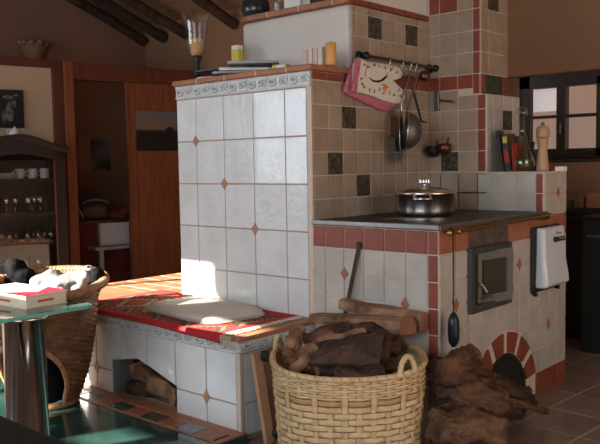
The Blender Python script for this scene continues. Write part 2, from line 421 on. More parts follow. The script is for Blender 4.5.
mb = MB(); c = at(580, 156, 'Y', YW+.06); mb.box((rx0, YW-.01, rz0-.02), (1.3, YW+.14, rz0)); struct('trim_3', mb, 'window_wood', .003, 'window sill')
mb = MB(); c = at(590, 157.5, 'Y', YW+.02); c.z = rz0
mb.box(c+V((-.07,.02,.0)), c+V((.06,.045,.012))); mb.tube([c+V((0,.03,.01)), c+V((0,.03,.05))], .008); mb.ball(c+V((0,.03,.055)), .013)
single('window_stay', mb, 'iron', 'black iron stay on the sill below the dark window', 'window stay', base=c)
mb = MB(); mb.box((-3, 5.2, -1), (4, 5.4, 6)); struct('wall_outside', mb, 'outside', label='beige wall outside the window')
# ceiling
L_ = YW+.35-(YF-.3)
mb = MB(); mb.add([(-8.4, YW+.35, ZE-.1), (XR+.2, YW+.35, ZE-.1), (XR+.2, YF-.3, ZE-.1+L_*slope), (-8.4, YF-.3, ZE-.1+L_*slope),
                   (-8.4, YW+.35, ZE+.05), (XR+.2, YW+.35, ZE+.05), (XR+.2, YF-.3, ZE+.05+L_*slope), (-8.4, YF-.3, ZE+.05+L_*slope)],
                  [(0,1,2,3),(7,6,5,4),(0,4,5,1),(2,6,7,3),(1,5,6,2),(3,7,4,0)])
ceil = struct('ceiling', mb, 'ceiling', label='sloping boarded ceiling'); ceil.location.z = .19
for i, (qx, qy) in enumerate(((145,49),(164,46),(186,42),(211,37),(236,32))):
    if i == 3: continue
    t0 = at(qx, qy, 'Y', YW-.02); r = .055
    pts = []
    for k in range(14):
        y = t0.y-k*.5
        pts.append(V((t0.x+.01*sin(k*1.7+i), y, t0.z+.075+(t0.y-y)*slope+.008*sin(k*2.1+i))))
    mb = MB(); mb.tube(pts, [r*(1+.08*sin(k*3+i)) for k in range(14)], 12)
    single('ceiling_rafter', mb, 'rafter', ['round log rafter running along the gable wall, farthest left', 'second round log rafter from the gable wall', 'third round log rafter, ending above the candle lamp', 'round log rafter ending beside the white plaster chimney block'][i if i < 4 else 3], 'rafter', 'dark log rafters of the ceiling', base=pts[0])
for i in range(7):
    x0 = -2.55+i*.78; pts = [V((x0, YW-.02-k*.5, ZE+.07+k*.5*slope)) for k in range(14)]
# gable wall far left, oblique
az = radians(11.1); w = V((sin(az), cos(az), 0)); n = V((cos(az), -sin(az), 0))
g0 = at(145, 49, 'Y', YW); g0 = V((g0.x, g0.y, 0))
def gbox(mb, o0, u0, u1, z0, z1, t0=0, t1=-.1, mi=0):
    """box in the oblique wall frame; t is distance along the wall normal (towards the room)"""
    p = lambda u, t, z: o0+w*u+n*t+Z*z
    mb.add([p(u0,t0,z0),p(u1,t0,z0),p(u1,t0,z1),p(u0,t0,z1),p(u0,t1,z0),p(u1,t1,z0),p(u1,t1,z1),p(u0,t1,z1)],
           [(0,1,2,3)[::-1] if t0 < t1 else (0,1,2,3),(4,5,6,7) if t0 < t1 else (7,6,5,4),(0,1,5,4)[::-1],(3,2,6,7),(0,3,7,4),(1,2,6,5)[::-1]], mi)
mb = MB(); gbox(mb, g0, -8, .5, 0, 5.6); struct('wall_gable', mb, 'wall_back', label='tan plastered gable wall')
# timber partition
q0 = V((-3.8866, 1.7492, 0))
def gp(x, y, off=0.):
    r = (F_+R2*((x-300)/FPX)+U2*((222-y)/FPX)); s = ((q0-CAM).dot(n)+off)/r.dot(n); p = CAM+r*s
    return (p-q0).dot(w), p.z
uz = lambda x, y=100, off=0.: gp(x, y, off)[0]
zb1 = gp(100, 65)[1]; zb0 = gp(100, 81)[1]
mb = MB(); gbox(mb, q0, uz(64), .98, zb0, zb1, .03, -.1); struct('trim_4', mb, 'wood_red', .006, 'reddish timber beam over the opening')
mb = MB(); gbox(mb, q0, -5, uz(64), gp(30, 67)[1], gp(30, 59)[1], .03, -.1); struct('trim_5', mb, 'wood_darkred', .006, 'dark timber rail above the cream panel')
mb = MB(); gbox(mb, q0, uz(63), uz(72.5), 0, gp(67, 61)[1], .05, -.12); struct('trim_6', mb, 'wood_orange', .006, 'orange timber post')
mb = MB(); gbox(mb, q0, uz(52), uz(63), 0, gp(58, 66)[1], .025, -.1); struct('trim_7', mb, 'wood_darkred', .006, 'dark red timber jamb')
mb = MB(); gbox(mb, q0, -5, uz(52), 0, gp(30, 67)[1], .0, -.08); struct('wall_left', mb, 'wall_cream', label='cream plaster panel')
mb = MB(); gbox(mb, q0, uz(126.5), .98, 0, zb0, .01, -.04)
d1 = struct('door_1', mb, 'wood_orange', .004, 'orange pine boarded door leaf')
mb = MB(); 
for q in (127, 134): gbox(mb, q0, uz(q), uz(q)+.006, 0.02, zb0-.02, .014, .009)
pieces(mb, 'door_batten', 'wood_red', d1)
pu0, pu1 = uz(135.5, 130), uz(135.5, 130)+.62; pz0, pz1 = gp(150, 151)[1], gp(150, 111)[1]
mb = MB(); mb.box((0, 0, 0), (pu1-pu0, .006, pz1-pz0))
po = bpy.data.objects.new('landscape_poster', None)
def framed(name, mbx, mats, u, z, off, label, cat, o0=q0):
    """flat thing on the oblique wall; local x = along wall, y = out of the wall, z = up"""
    o = mbx.build(name, mats, None)
    R = Matrix((w, n, Z)).transposed().to_4x4(); R.translation = o0+w*u+n*off+Z*z
    o.matrix_world = R
    return tag(o, label, cat) if label else o
pst = framed('landscape_poster', mb, gradient_mat('dusk print', [(0, (.006,.006,.008)), (.50, (.008,.008,.01)), (.54, (.20,.12,.08)), (.75, (.17,.13,.11)), (1, (.12,.12,.13))], 2, 0, pz1-pz0), pu0, pz0, .012, 'unframed dusk landscape poster with a lone tree on the pine door', 'poster')
mb = MB(); tu = uz(169, 130)-pu0; tz = gp(169, 130)[1]-pz0
mb.prism([(tu+.045*cos(a)*(1+.2*sin(5*a)), .006, tz+.03*sin(a)) for a in [i*pi/8 for i in range(16)]][::-1], (0,1,0), .002); mb.box((tu-.005, .006, tz-.07), (tu+.005, .008, tz))
tr = mb.build('printed_tree', 'black', None); tr.parent = pst
# portrait on cream panel
u0, u1 = uz(-8, 110), uz(23, 110); z0, z1 = gp(10, 128)[1], gp(10, 90)[1]
mb = MB(); mb.box((0,0,0),(u1-u0,.02,z1-z0)); pr_ = framed('portrait_print', mb, 'black', u0, z0, .002, 'black and white print of a face on the cream wall panel', 'picture')
W_, H_ = u1-u0, z1-z0
def blob(cx, cz, rx, rz, seed, k=14): return [(cx+rx*cos(a)*(1+.25*mnoise.noise(V((cos(a)*2,sin(a)*2,seed)))), .021, cz+rz*sin(a)*(1+.25*mnoise.noise(V((sin(a)*2,cos(a)*2,seed))))) for a in [2*pi*i/k for i in range(k)]][::-1]
fx = lambda q: uz(q, 110)-u0
mb = MB()
mb.prism(blob(fx(9), H_*.42, .035, .09, 3), (0,1,0), .001); mb.prism(blob(fx(13.5), H_*.62, .02, .035, 9), (0,1,0), .001); mb.prism(blob(fx(8), H_*.8, .05, .018, 5), (0,1,0), .001); mb.prism(blob(fx(3), H_*.3, .02, .06, 7), (0,1,0), .001); mb.prism(blob(fx(16), H_*.86, .03, .01, 1), (0,1,0), .001)
f = mb.build('printed_face', mat('grey ink', (.20,.17,.15), .6, col2=(.03,.03,.03), vscale=30), None); f.parent = pr_
# wall sconce on the gable wall
def gg(x, y, off=0.):
    r = (F_+R2*((x-300)/FPX)+U2*((222-y)/FPX)); s = ((g0-CAM).dot(n)+off)/r.dot(n); return CAM+r*s
c = gg(34, 60, .05); mb = MB()
mb.lathe([(.03, -.04), (.08, 0), (.12, .08), (.14, .17), (.13, .17), (.11, .08), (.02, -.02)], c, 20)
for k in range(10):
    a = 2*pi*k/10; mb.ball(c+V((.135*cos(a), .135*sin(a), .165)), .035, n=8)
single('wall_sconce', mb, 'wall', 'unlit shell shaped plaster uplight above the dark timber rail', 'lamp', base=c)
# picture seen through the opening
def backpic(x0, x1, y0, y1):
    a = gg(x0, y1); b = gg(x1, y0); return (a-g0).dot(w), (b-g0).dot(w), a.z, b.z
u0, u1, z0, z1 = backpic(79, 110, 137, 172)
mb = MB(); mb.box((0,0,0),(u1-u0,.02,z1-z0)); fr = framed('framed_photograph', mb, mat('brown mount', (.28,.15,.09), .8), u0, z0, .0, 'dark photograph in a brown mount, seen through the doorway', 'picture', g0)
v0, v1, y0, y1 = backpic(91, 109, 138, 171)
mb = MB(); mb.box((v0-u0, .02, y0-z0), (v1-u0, .024, y1-z0)); ph = mb.build('photograph', 'photo_dark', None); ph.parent = fr
# behind the opening: sideboard, bag, boxes
s_ = 8.0
cs = ats(104, 221, s_); sb_z = ats(90, 219, s_).z
mb = MB(); Rg = Matrix((w, n, Z)).transposed().to_4x4()
base = ats(98, 240, s_); base.z = 0
t = thing('sideboard', 'dark red sideboard standing in the room beyond the doorway', 'sideboard', base)
def gm(p): m_ = Rg.copy(); m_.translation = V(p); return m_
mb.box((-.55,-.2,0),(.75,.2,sb_z-.03), M_=gm(base)); mb.build('cabinet_body', 'dim_red', t, .005)
mb = MB(); mb.box((-.57,-.22,sb_z-.03),(.77,.22,sb_z), M_=gm(base)); mb.build('cabinet_top', 'wood_darkred', t, .005)
c = ats(92, 219, s_-.05); c.z = sb_z
t = thing('holdall_bag', 'small brown holdall with pale blue trim on the sideboard beyond the doorway', 'bag', c)
mb = MB(); mb.box((-.12,-.09,0),(.14,.09,.15), M_=gm(c)); mb.build('bag_body', mat('brown bag', (.10,.06,.045), .8), t, .04, 4)
mb = MB(); mb.tube([gm(c)@V((-.15+.03*cos(a)-.0,.06,.01+.16*a/pi)) for a in [pi*i/8 for i in range(9)]], .016); mb.tube([gm(c)@V((-.13+.28*i/10,.09,.17+.035*sin(pi*i/10))) for i in range(11)], .01); mb.build('bag_trim', mat('pale blue', (.12,.17,.26), .7), t)
mb = MB(); mb.tube([gm(c)@V((-.08+.2*i/8,.1,.13+.03*sin(pi*i/8))) for i in range(9)], .006); mb.build('bag_handle', 'black', t)
c = ats(119, 222, s_-.1); c.z = sb_z
mb = MB()
for k in range(9): mb.ball(c+V((random.uniform(-.08,.16),random.uniform(-.05,.08),.04+random.random()*.06)), (.06+.02*random.random(),.06,.04), n=10)
o = single('folded_cloth', mb, 'dim_red', 'crumpled dark red cloth heaped beside the holdall', 'cloth', base=c); r_ = o.modifiers.new('r', 'REMESH'); r_.mode = 'VOXEL'; r_.voxel_size = .012; r_.use_smooth_shade = True
s2 = 7.85
c = ats(113, 245, s2); tb = ats(100, 245, s2).z
t = thing('low_shelf', 'thin grey shelf board carrying a white box beyond the doorway', 'shelf', V((c.x, c.y, 0)))
mb = MB(); mb.box((-.25,-.1,tb-.03),(.4,.16,tb), M_=gm((c.x,c.y,0))); mb.build('shelf_board', 'card', t, .003)
mb = MB(); mb.box((-.2,-.08,0),(-.16,-.04,tb-.03), M_=gm((c.x,c.y,0))); mb.box((.32,-.08,0),(.36,-.04,tb-.03), M_=gm((c.x,c.y,0))); mb.box((-.2,.1,0),(-.16,.14,tb-.03), M_=gm((c.x,c.y,0))); mb.box((.32,.1,0),(.36,.14,tb-.03), M_=gm((c.x,c.y,0))); pieces(mb, 'shelf_leg', 'card', t)
a = ats(97.5, 242, s2-.05); a = V((a.x, a.y, tb)); hh = ats(97.5, 223, s2-.05).z-tb
mb = MB(); mb.box((0,-.1,0),(.36,.08,hh), M_=gm(a)); single('storage_box', mb, 'box_white', 'pale storage box standing on the low grey shelf', 'box', base=a, bevel=.004)
# unseen closing walls; front openings shaped to place the sun patches
mb = MB()
holes = [(-3.6, -2.26, 1.0, 2.48), (-2.5, -1.38, 1.0, 2.22), (.2, 3.2, .9, 2.5)]
gaps = [(-4.7, -3.6, 1.0, 2.70), (-3.6, -2.50, 1.0, 2.48), holes[2], (-2.6, -2.30, 1.90, 2.25), (-2.5, -2.32, 1.33, 1.50), (-2.20, -2.10, 1.30, 1.42), (-1.97, -1.72, 1.36, 1.50), (-1.97, -1.38, 1.93, 2.12)]  # slots placed to let sun reach chosen spots; leftmost added for tile glints
gx = sorted({-8.2, XR+.2}|{q for g in gaps for q in g[:2]}); gz = sorted({0, 5.9}|{q for g in gaps for q in g[2:]})
for i in range(len(gx)-1):
    for j in range(len(gz)-1):
        mx_, mz_ = (gx[i]+gx[i+1])/2, (gz[j]+gz[j+1])/2
        if not any(g[0] < mx_ < g[1] and g[2] < mz_ < g[3] for g in gaps): mb.box((gx[i], YF-.15, gz[j]), (gx[i+1], YF, gz[j+1]))
struct('wall_front', mb, 'wall_cream', label='wall behind the viewer with windows')
for i, h in enumerate(holes):
    mb = MB(); f = .045
    mb.box((h[0], YF-.1, h[2]), (h[0]+f, YF-.05, h[3])); mb.box((h[1]-f, YF-.1, h[2]), (h[1], YF-.05, h[3])); mb.box((h[0], YF-.1, h[2]), (h[1], YF-.05, h[2]+f)); mb.box((h[0], YF-.1, h[3]-f), (h[1], YF-.05, h[3]))
    if i == 1: continue
    k = 3 if i == 2 else 2
    for j in range(1, k): xx = h[0]+(h[1]-h[0])*j/k; mb.box((xx-.03, YF-.1, h[2]), (xx+.03, YF-.05, h[3]))
    mb.box((h[0], YF-.095, (h[2]+h[3])/2-.015), (h[1], YF-.06, (h[2]+h[3])/2+.015))
    struct('window_%d' % (i+2), mb, 'window_wood')  # the wide right-hand frame is an added window for ambient light
mb = MB(); mb.box((XR, YF-.3, 0), (XR+.2, -1.9, 5.9)); mb.box((XR, .7, 0), (XR+.2, YW+.4, 5.9)); mb.box((XR, -1.9, 0), (XR+.2, .7, .9)); mb.box((XR, -1.9, 2.3), (XR+.2, .7, 5.9)); struct('wall_right', mb, 'wall_cream')
mb = MB()
for yy in (-1.9, -.62, .66): mb.box((XR+.06, yy, .9), (XR+.11, yy+.045, 2.3))
for zz_ in (.9, 1.6, 2.255): mb.box((XR+.06, -1.9, zz_), (XR+.11, .7, zz_+.045))
struct('window_5', mb, 'window_wood')  # unseen window added to light the stove from the right

# ================================================================== STOVE
st = thing('tiled_stove', 'tall tiled masonry cooking stove with white, beige and brick red tiles', 'stove', (0, 0, 0))
aY0, aZ0, rI, rO = .605, .052, .235, .338      # ash arch on the right-hand face
mb = MB()
mb.box((-.9965, 0, 0), (0, 1.40, 1.672))                 # heating block
mb.box((-.45, 1.2, 1.672), (0.0, 1.40, 2.05))
# slab of the right face with the ash arch cut out
pts = [(A, 0, 0), (A, aY0-rI, 0)]+[(A, aY0-rI*cos(a), max(aZ0, 0)+rI*sin(a)) for a in [pi*i/16 for i in range(17)]]+[(A, aY0+rI, 0), (A, D, 0), (A, D, TOP-.012), (A, 0, TOP-.012)]
mb.prism([V(p)-V((.12,0,0)) for p in pts], X, .12)
mb.box((0, 0, 0), (A-.12, .12, TOP-.012)); mb.box((0, .12, 0), (.3, D, TOP-.012)); mb.box((.3, .12, .32), (A-.12, D, TOP-.012))
mb.box((0, D, 0), (A, E_, 1.158)); mb.box((0, D, 1.158), (.364, 1.444, 1.596)); mb.box((0, D, 0), (.364, 1.444, 1.16))
mb.box((0, D, 1.596), (.329, 1.363, 2.9)); mb.box((-.0, D, 1.596), (-.10, 1.363, 2.9))
mb.build('masonry_core', 'grout_light', st)
mb = MB(); mb.box((-.9965, -.0015, .02), (-.0, -.0005, 1.66)); mb.build('white_face_grout', 'grout', st)
# plaster tiers
mb = MB(); mb.box((-.785, .31, 1.70), (-.003, 1.2, 2.035)); o = mb.build('plaster_block', 'plaster', st, .03, 4)
mb = MB(); mb.box((-.5, .42, 2.06), (-.004, D, 2.9)); o = mb.build('plaster_chimney', 'plaster', st, .012, 3)
# white tiled face W
wc = [(0, .028), (.028, .171), (.171, .3934), (.3934, .6158), (.6158, .8382), (.8382, .9965)]
zrow = [1.597-k*.2339 for k in range(8)]
cells = []
for (a, b) in wc[1:]:
    for k in range(7):
        cells.append((rect(-b, -a, max(zrow[k+1], 0), zrow[k]), 0))
tiles('white_tile_face', (0,0,0), X, Z, -Y, cells, ['white_tile'], st, jit=.03)
mb = MB(); mb.box((-.026, -.008, .5), (.004, 0, 1.60)); mb.build('corner_strip', 'grout_light', st, .003)
mb = MB()
for dx, dz in ((-.838, 1.3635), (-.616, 1.13), (-.393, .896), (-.838, .896)):
    if (dx, dz) == (-.838, .896): continue
    diamond(mb, (dx, -.0, dz), X, Z, -Y, .026, .033)
pieces(mb, 'diamond_inset', 'diamond', st, .001)
def relief_band(name, P0, P1, z0, z1, N, parent, unit=.15):
    """moulded border: backing strip plus raised leaf scrolls"""
    P0, P1, N = V(P0), V(P1), V(N); L = (P1-P0).length; U = (P1-P0)/L
    mb = MB(); k = max(1, round(L/unit)); du = L/k; h = z1-z0
    for i in range(k):
        a = P0+U*(i*du+.002); b = P0+U*((i+1)*du-.002)
        mb.prism([a+Z*z0, b+Z*z0, b+Z*z1, a+Z*z1], N, .009, 0)
        mb.tube([a+Z*(z0+.006)+N*.009, b+Z*(z0+.006)+N*.009], .005, 6, 0); mb.tube([a+Z*(z1-.006)+N*.009, b+Z*(z1-.006)+N*.009], .005, 6, 0)
        for s in range(2):
            cx = (i+.25+.5*s)*du; c = P0+U*cx+Z*(z0+h*.5)+N*.010; sg = 1 if s else -1
            sp = [c-N*.001+U*(cos(t_)*du*.21*(1-t_/9))+Z*(sg*sin(t_)*h*.30*(1-t_/9)) for t_ in [j*.5 for j in range(14)]]
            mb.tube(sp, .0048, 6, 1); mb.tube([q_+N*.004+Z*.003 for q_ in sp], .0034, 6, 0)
            for q in range(3):
                cc = c+U*((q-1)*du*.13)+Z*(-sg*h*.16*(1 if q != 1 else -1)); mb.ball(cc, (.009,.009,.007), 0, 8)
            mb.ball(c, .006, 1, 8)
    return mb.build(name, ['relief', 'relief_dark'], parent)
relief_band('relief_border', (-.9965, 0, 0), (0, 0, 0), 1.60, 1.672, -Y, st)
# terracotta caps
mb = MB(); x = -1.02
mb.box((-1.005, -.028, 1.674), (.02, .31, 1.702)); mb.box((-1.005, .3, 1.674), (-.7, 1.42, 1.702)); mb.build('terracotta_cap', 'terracotta', st, .006)
mb = MB(); pts = [(-.815+.10*(1-cos(a)), .285+.10*(1-sin(a))) for a in [pi/2*i/8 for i in range(9)]]
pts = [(-.815, .9)]+pts+[(0.0, .285), (.0, .9)]
mb.prism([(p[0], p[1], 2.035) for p in pts], Z, .03); mb.build('upper_terracotta_cap', 'terracotta', st, .004)
mb = MB()
for xx in (-.8, -.58, -.35, -.14): mb.box((xx, -.0285, 1.673), (xx+.006, .30, 1.7025))
for xx in (-.56, -.33, -.1): mb.box((xx, .2845, 2.034), (xx+.006, .5, 2.0655))
pieces(mb, 'cap_joint', 'grout_light', st)
# beige backsplash F2 (plane X=0)
ys = [k*T for k in range(9)]+[D]
zs = [.93, .94+.0, 1.055, 1.17, 1.285, 1.40, 1.515, 1.63]
cells = []
bronze = {(2, 5), (1, 3), (3, 2), (6, 4)}
for k in range(9):
    for r in range(1, 7):
        z0, z1 = zs[r], zs[r+1]
        cells.append((rect(ys[k], ys[k+1], z0, z1), 2 if (k, r) in bronze else 0))
    if ys[k] < .3: cells.append((rect(ys[k], min(ys[k+1], .31) if k < 2 else .345, 1.63, 1.672), 1))
    if k >= 3: cells.append((rect(ys[k] if k > 3 else .345, ys[k+1], 1.63, 1.705), 1))
    if k >= 3 or k == 2:
        y0 = ys[k] if k > 2 else .31
        for j, (z0, z1) in enumerate(((1.705, 1.76), (1.76, 1.875), (1.875, 1.99), (1.99, 2.03))):
            cells.append((rect(y0, ys[k+1], z0, z1), 2 if (k, j) in {(4, 2), (7, 2)} else 0))
        cells.append((rect(y0, ys[k+1], 2.03, 2.062), 1))
tiles('beige_backsplash_tiles', (0,0,0), Y, Z, X, cells, ['beige_tile', 'red_tile', 'bronze'], st, jit=.09)
# F3 (plane Y=D)
cells = []
cx = [0.006, .075, .192, .30]; zz = [.94, 1.052, 1.17, 1.285, 1.40, 1.515, 1.63]
xs3 = [0.006, .078, .195, .315]
for j in range(6):
    for i in range(3):
        cells.append((rect(xs3[i], xs3[i+1], zz[j], zz[j+1] if not (j == 5 and i == 2) else 1.594), 2 if (i, j) == (1, 2) else 0))
    if j >= 2: cells.append((rect(.315, .364, zz[j], zz[j+1] if j < 5 else 1.594), 1))
for j in range(2):
    for a, b in ((.315, .43), (.43, .55), (.55, .655)): cells.append((rect(a, b, zz[j], zz[j+1] if j == 0 else 1.158), 3))
    cells.append((rect(.655, .695, zz[j], zz[j+1] if j == 0 else 1.158), 1))
for a, b in ((.006, .075), (.075, .19), (.19, .285)): cells.append((rect(a, b, 1.63, 1.71), 1))
zu = [1.71, 1.828, 1.946, 2.064, 2.18, 2.30, 2.42]
for j in range(6):
    for i, (a, b) in enumerate(((.006, .075), (.075, .19), (.19, .285))): cells.append((rect(a, b, zu[j], zu[j+1]), 1 if (j == 3 and i < 2) else 0))
for a, b in ((1.598, 1.71), (1.71, 1.828), (1.828, 1.946), (1.946, 2.064), (2.064, 2.18), (2.18, 2.3)): cells.append((rect(.285, .329, a, b), 1))
tiles('beige_return_tiles', (0, D, 0), X, Z, -Y, cells, ['beige_tile', 'red_tile', 'bronze', 'grey_tile'], st, jit=.08)
# pillar sides
uy = [D, at(487.5,50,'X',.329).y, at(497.8,50,'X',.329).y, 1.363]
cells = []
zs_ = [1.71, 1.828, 1.946, 2.064, 2.18, 2.3]
for j in range(5):
    for i in range(3): cells.append((rect(uy[i], uy[i+1], zs_[j], zs_[j+1]), 2 if (j, i) == (3, 1) else 0))
cells.append((rect(D, 1.098, 1.598, 1.71), 1)); cells.append((rect(1.098, 1.30, 1.598, 1.71), 3)); cells.append((rect(1.30, 1.363, 1.598, 1.71), 1))
tiles('pillar_side_tiles', (.329, 0, 0), Y, Z, X, cells, ['beige_tile', 'red_tile', 'bronze', 'green_tile'], st, jit=.07)
cells = []
ly = [D, 1.12, 1.235, 1.35, 1.444]
for j in range(2, 6):
    for i in range(4):
        cells.append((rect(ly[i], ly[i+1], zz[j] if j > 2 else 1.172, zz[j+1] if j < 5 else 1.594), 1 if (i == 2 and j == 4) else 0))
tiles('lower_pillar_side_tiles', (.364, 0, 0), Y, Z, X, cells, ['grey_tile', 'bronze'], st, jit=.07)
# shelf top slab
mb = MB(); mb.box((.02, D-.004, 1.158), (A+.004, E_+.004, 1.168)); mb.build('shelf_slab', 'grout_light', st, .003)
# face A (plane Y=0, x 0..A)
ax = [0, .075, .190, .305, .42, .535, .648, A]
az_ = [.932, ZR, .71, .595, .48, .365, .25, .135, 0]
cells = []
for i in range(7):
    for j in range(8):
        cells.append((rect(ax[i], ax[i+1], az_[j+1], az_[j]), 1 if (j == 0 or i == 6) else 0))
tiles('front_tiles', (0,0,0), X, Z, -Y, cells, ['grey_tile', 'red_tile'], st, jit=.06)
mb = MB()
for p in ((345.25, 273.3), (405.75, 304)):
    q = at(*p, 'Y', 0); diamond(mb, q, X, Z, -Y, .023, .031)
pieces(mb, 'diamond_inset', 'red_diamond', st, .001)
# face B (plane X=A)
by = [0, .136, .25, .385, .51, .635, .75, .865, .98, 1.095, 1.21, E_]
bz = [.94, ZR, .71, .593, .475, .352, .232, .115, 0]
cells = []
def above_arch(y): 
    d = rO+.008; q = d*d-(y-aY0)**2
    return aZ0+math.sqrt(q) if q > 0 else -1
for i in range(11):
    for j in range(8):
        y0, y1, z0, z1 = by[i], by[i+1], bz[j+1], bz[j]
        if i >= 9 and j == 0: z1 = .94
        m_ = 0
        if j == 0: m_ = 2 if i in (2, 3, 4) else 3
        if j == 7 and i >= 7: m_ = 1
        if j == 7 and i < 7: m_ = 1
        if j in (1, 2) and i in (2, 3, 4) : 
            pass
        arch = [above_arch(y0+(y1-y0)*q/8) for q in range(9)]
        if max(arch) > z0:
            bot = [(y0+(y1-y0)*q/8, max(z0, arch[q])) for q in range(9)]
            bot = [b for b in bot if b[1] < z1-.002]
            if len(bot) < 2 or (bot[-1][0]-bot[0][0]) < .012: continue
            cells.append((bot+[(bot[-1][0], z1), (bot[0][0], z1)], m_))
        else: cells.append((rect(y0, y1, z0, z1), m_))
for i in (9, 10):
    cells.append((rect(by[i] if i > 9 else D, by[i+1], .94, 1.052), 0)); cells.append((rect(by[i] if i > 9 else D, by[i+1], 1.052, 1.158), 0))
tiles('side_tiles', (A, 0, 0), Y, Z, X, cells, ['grey_tile', 'red_tile', 'soot', 'orange_tile'], st, jit=.06)
mb = MB()
for yy, zq in ((.136, .595), (.75, ZR-.117), (1.095, .352), (1.21, 1.052)):
    diamond(mb, (A, yy, zq), Y, Z, X, .023, .032)
pieces(mb, 'diamond_inset', 'red_diamond', st, .001)
# arch bricks
cells = []
mb = MB(); nb = 6
for i in range(nb):
    a0 = radians(8+164*(i+.14)/nb); a1 = radians(8+164*(i+.86)/nb)
    # wedge: a bit narrower at the inner radius
    am = (a0+a1)/2; hw = (a1-a0)/2
    ring = []
    for rr, f_ in ((rI+.002, .80), (rO, 1.)):
        arc = [(A, aY0-rr*cos(am+hw*f_*q), aZ0+rr*sin(am+hw*f_*q)) for q in ((-1,-.5,0,.5,1) if rr > .3 else (1,.5,0,-.5,-1))]
        ring += arc
    mb.prism([V(p) for p in ring][::-1], X, .010, 0)
mb.build('arch_bricks', 'red_tile', st, .002)
# ash door in the arch
mb = MB(); pts = [(A-.012, aY0+(rI-.002)*cos(a), max(.0, aZ0+(rI-.004)*sin(a))) for a in [-pi*.07+pi*1.14*i/20 for i in range(21)]]
mb.prism([V(p) for p in pts], X, .015); mb.tube([V((A+.004, aY0+(rI-.03)*cos(a), aZ0+(rI-.03)*sin(a))) for a in [pi*i/20 for i in range(21)]], .005, 6)
mb.tube([V((A+.007, aY0-.02, aZ0+.10)), V((A+.007, aY0+.03, aZ0+.10))], .008, 8)
mb.build('ash_door', 'black', st)
# oven door assembly
y0, y1, z0, z1 = .233, .622, .540, .836
mb = MB(); f = .035
for a, b in (((A, y0, z0), (A+.03, y1, z0+f)), ((A, y0, z1-f*.8), (A+.03, y1, z1)), ((A, y0, z0+f), (A+.03, y0+f*.8, z1-f*.8)), ((A, y1-f, z0+f), (A+.03, y1, z1-f*.8))): mb.box(a, b)
fr = mb.build('oven_frame', 'door_grey', st)
mb = MB(); mb.box((A, y0+.02, z0+.02), (A+.010, y1-.02, z1-.02)); mb.build('firebox_opening', 'black', fr)  # black plate painting the dark of the firebox; no hole behind it
hinge = V((A+.034, y1-.03, 0)); ang = radians(9)
Rz = Matrix.Translation(hinge) @ Matrix.Rotation(-ang, 4, 'Z')   # local -y runs from the hinge to the latch
dl = .28; q = .042; za, zb = z0+.025, z1-.022
mb = MB()
mb.box((0, 0, za), (.018, -dl, za+q), M_=Rz); mb.box((0, 0, zb-q), (.018, -dl, zb), M_=Rz); mb.box((0, 0, za+q), (.018, -q, zb-q), M_=Rz); mb.box((0, -dl+q, za+q), (.018, -dl, zb-q), M_=Rz)
od = mb.build('oven_door', 'door_leaf', st)
mb = MB(); mb.box((.004, -q+.004, za+q-.004), (.009, -dl+q-.004, zb-q+.004), M_=Rz); mb.build('oven_window', 'dark_glass', od)
mb = MB(); mb.tube([Rz@V((.012, -dl+.02, za+.10)), Rz@V((.035, -dl+.02, za+.10)), Rz@V((.04, -dl+.05, za+.06))], .006, 8); mb.tube([Rz@V((.03, -dl+.10, za+.035)), Rz@V((.03, -dl+.03, za+.03))], .008, 8); mb.build('oven_handle', 'steel', od)
mb = MB()
for zq in (za+.05, zb-.05): mb.tube([(A+.036, y1-.016, zq-.02), (A+.036, y1-.016, zq+.02)], .009, 8)
mb.v and [h_.build('oven_hinge', 'iron', fr) for h_ in [MB().tube([(A+.036, y1-.016, zq-.02), (A+.036, y1-.016, zq+.02)], .009, 8) for zq in (za+.05, zb-.05)]]
# cooktop
mb = MB()
c4 = [(-.0+.008, -.022), (A+.022, -.022), (A+.022, D-.03), (.008, D-.03)]
mb.box((.012, -.022, .944), (A+.022, D-.0105, .958)); ct = mb.build('cooktop_plate', 'steel_dark', st, .002)
mb = MB(); mb.box((.012, -.03, .938), (A+.03, -.018, .961)); mb.box((A+.018, -.03, .938), (A+.03, D-.005, .961)); mb.build('cooktop_trim', 'steel_frame', st, .003)
mb = MB()
for rr in (.145, .10, .055): mb.tube([V((.30+rr*cos(a), .36+rr*sin(a), .9582)) for a in [2*pi*i/40 for i in range(40)]], .0016, 6, closed=True)
mb.box((.34, .02, .958), (.344, D-.06, .9595)); mb.build('hob_rings', 'dull_steel', ct)
# brass rail
rx = A+.055; rz = .928
mb = MB(); mb.tube([(rx, .0, rz), (rx, 1.0, rz+.012)], .0085, 12)
rail = mb.build('towel_rail', 'brass', st)
mb = MB()
for yy in (.0, .07, 1.0): mb.ball((rx, yy, rz+.012*yy), .0145, n=12)
for yy in (.035, .98): mb.tube([(A, yy, rz-.005), (rx, yy, rz)], .007, 8)
pieces(mb, 'rail_bracket', 'brass', rail)

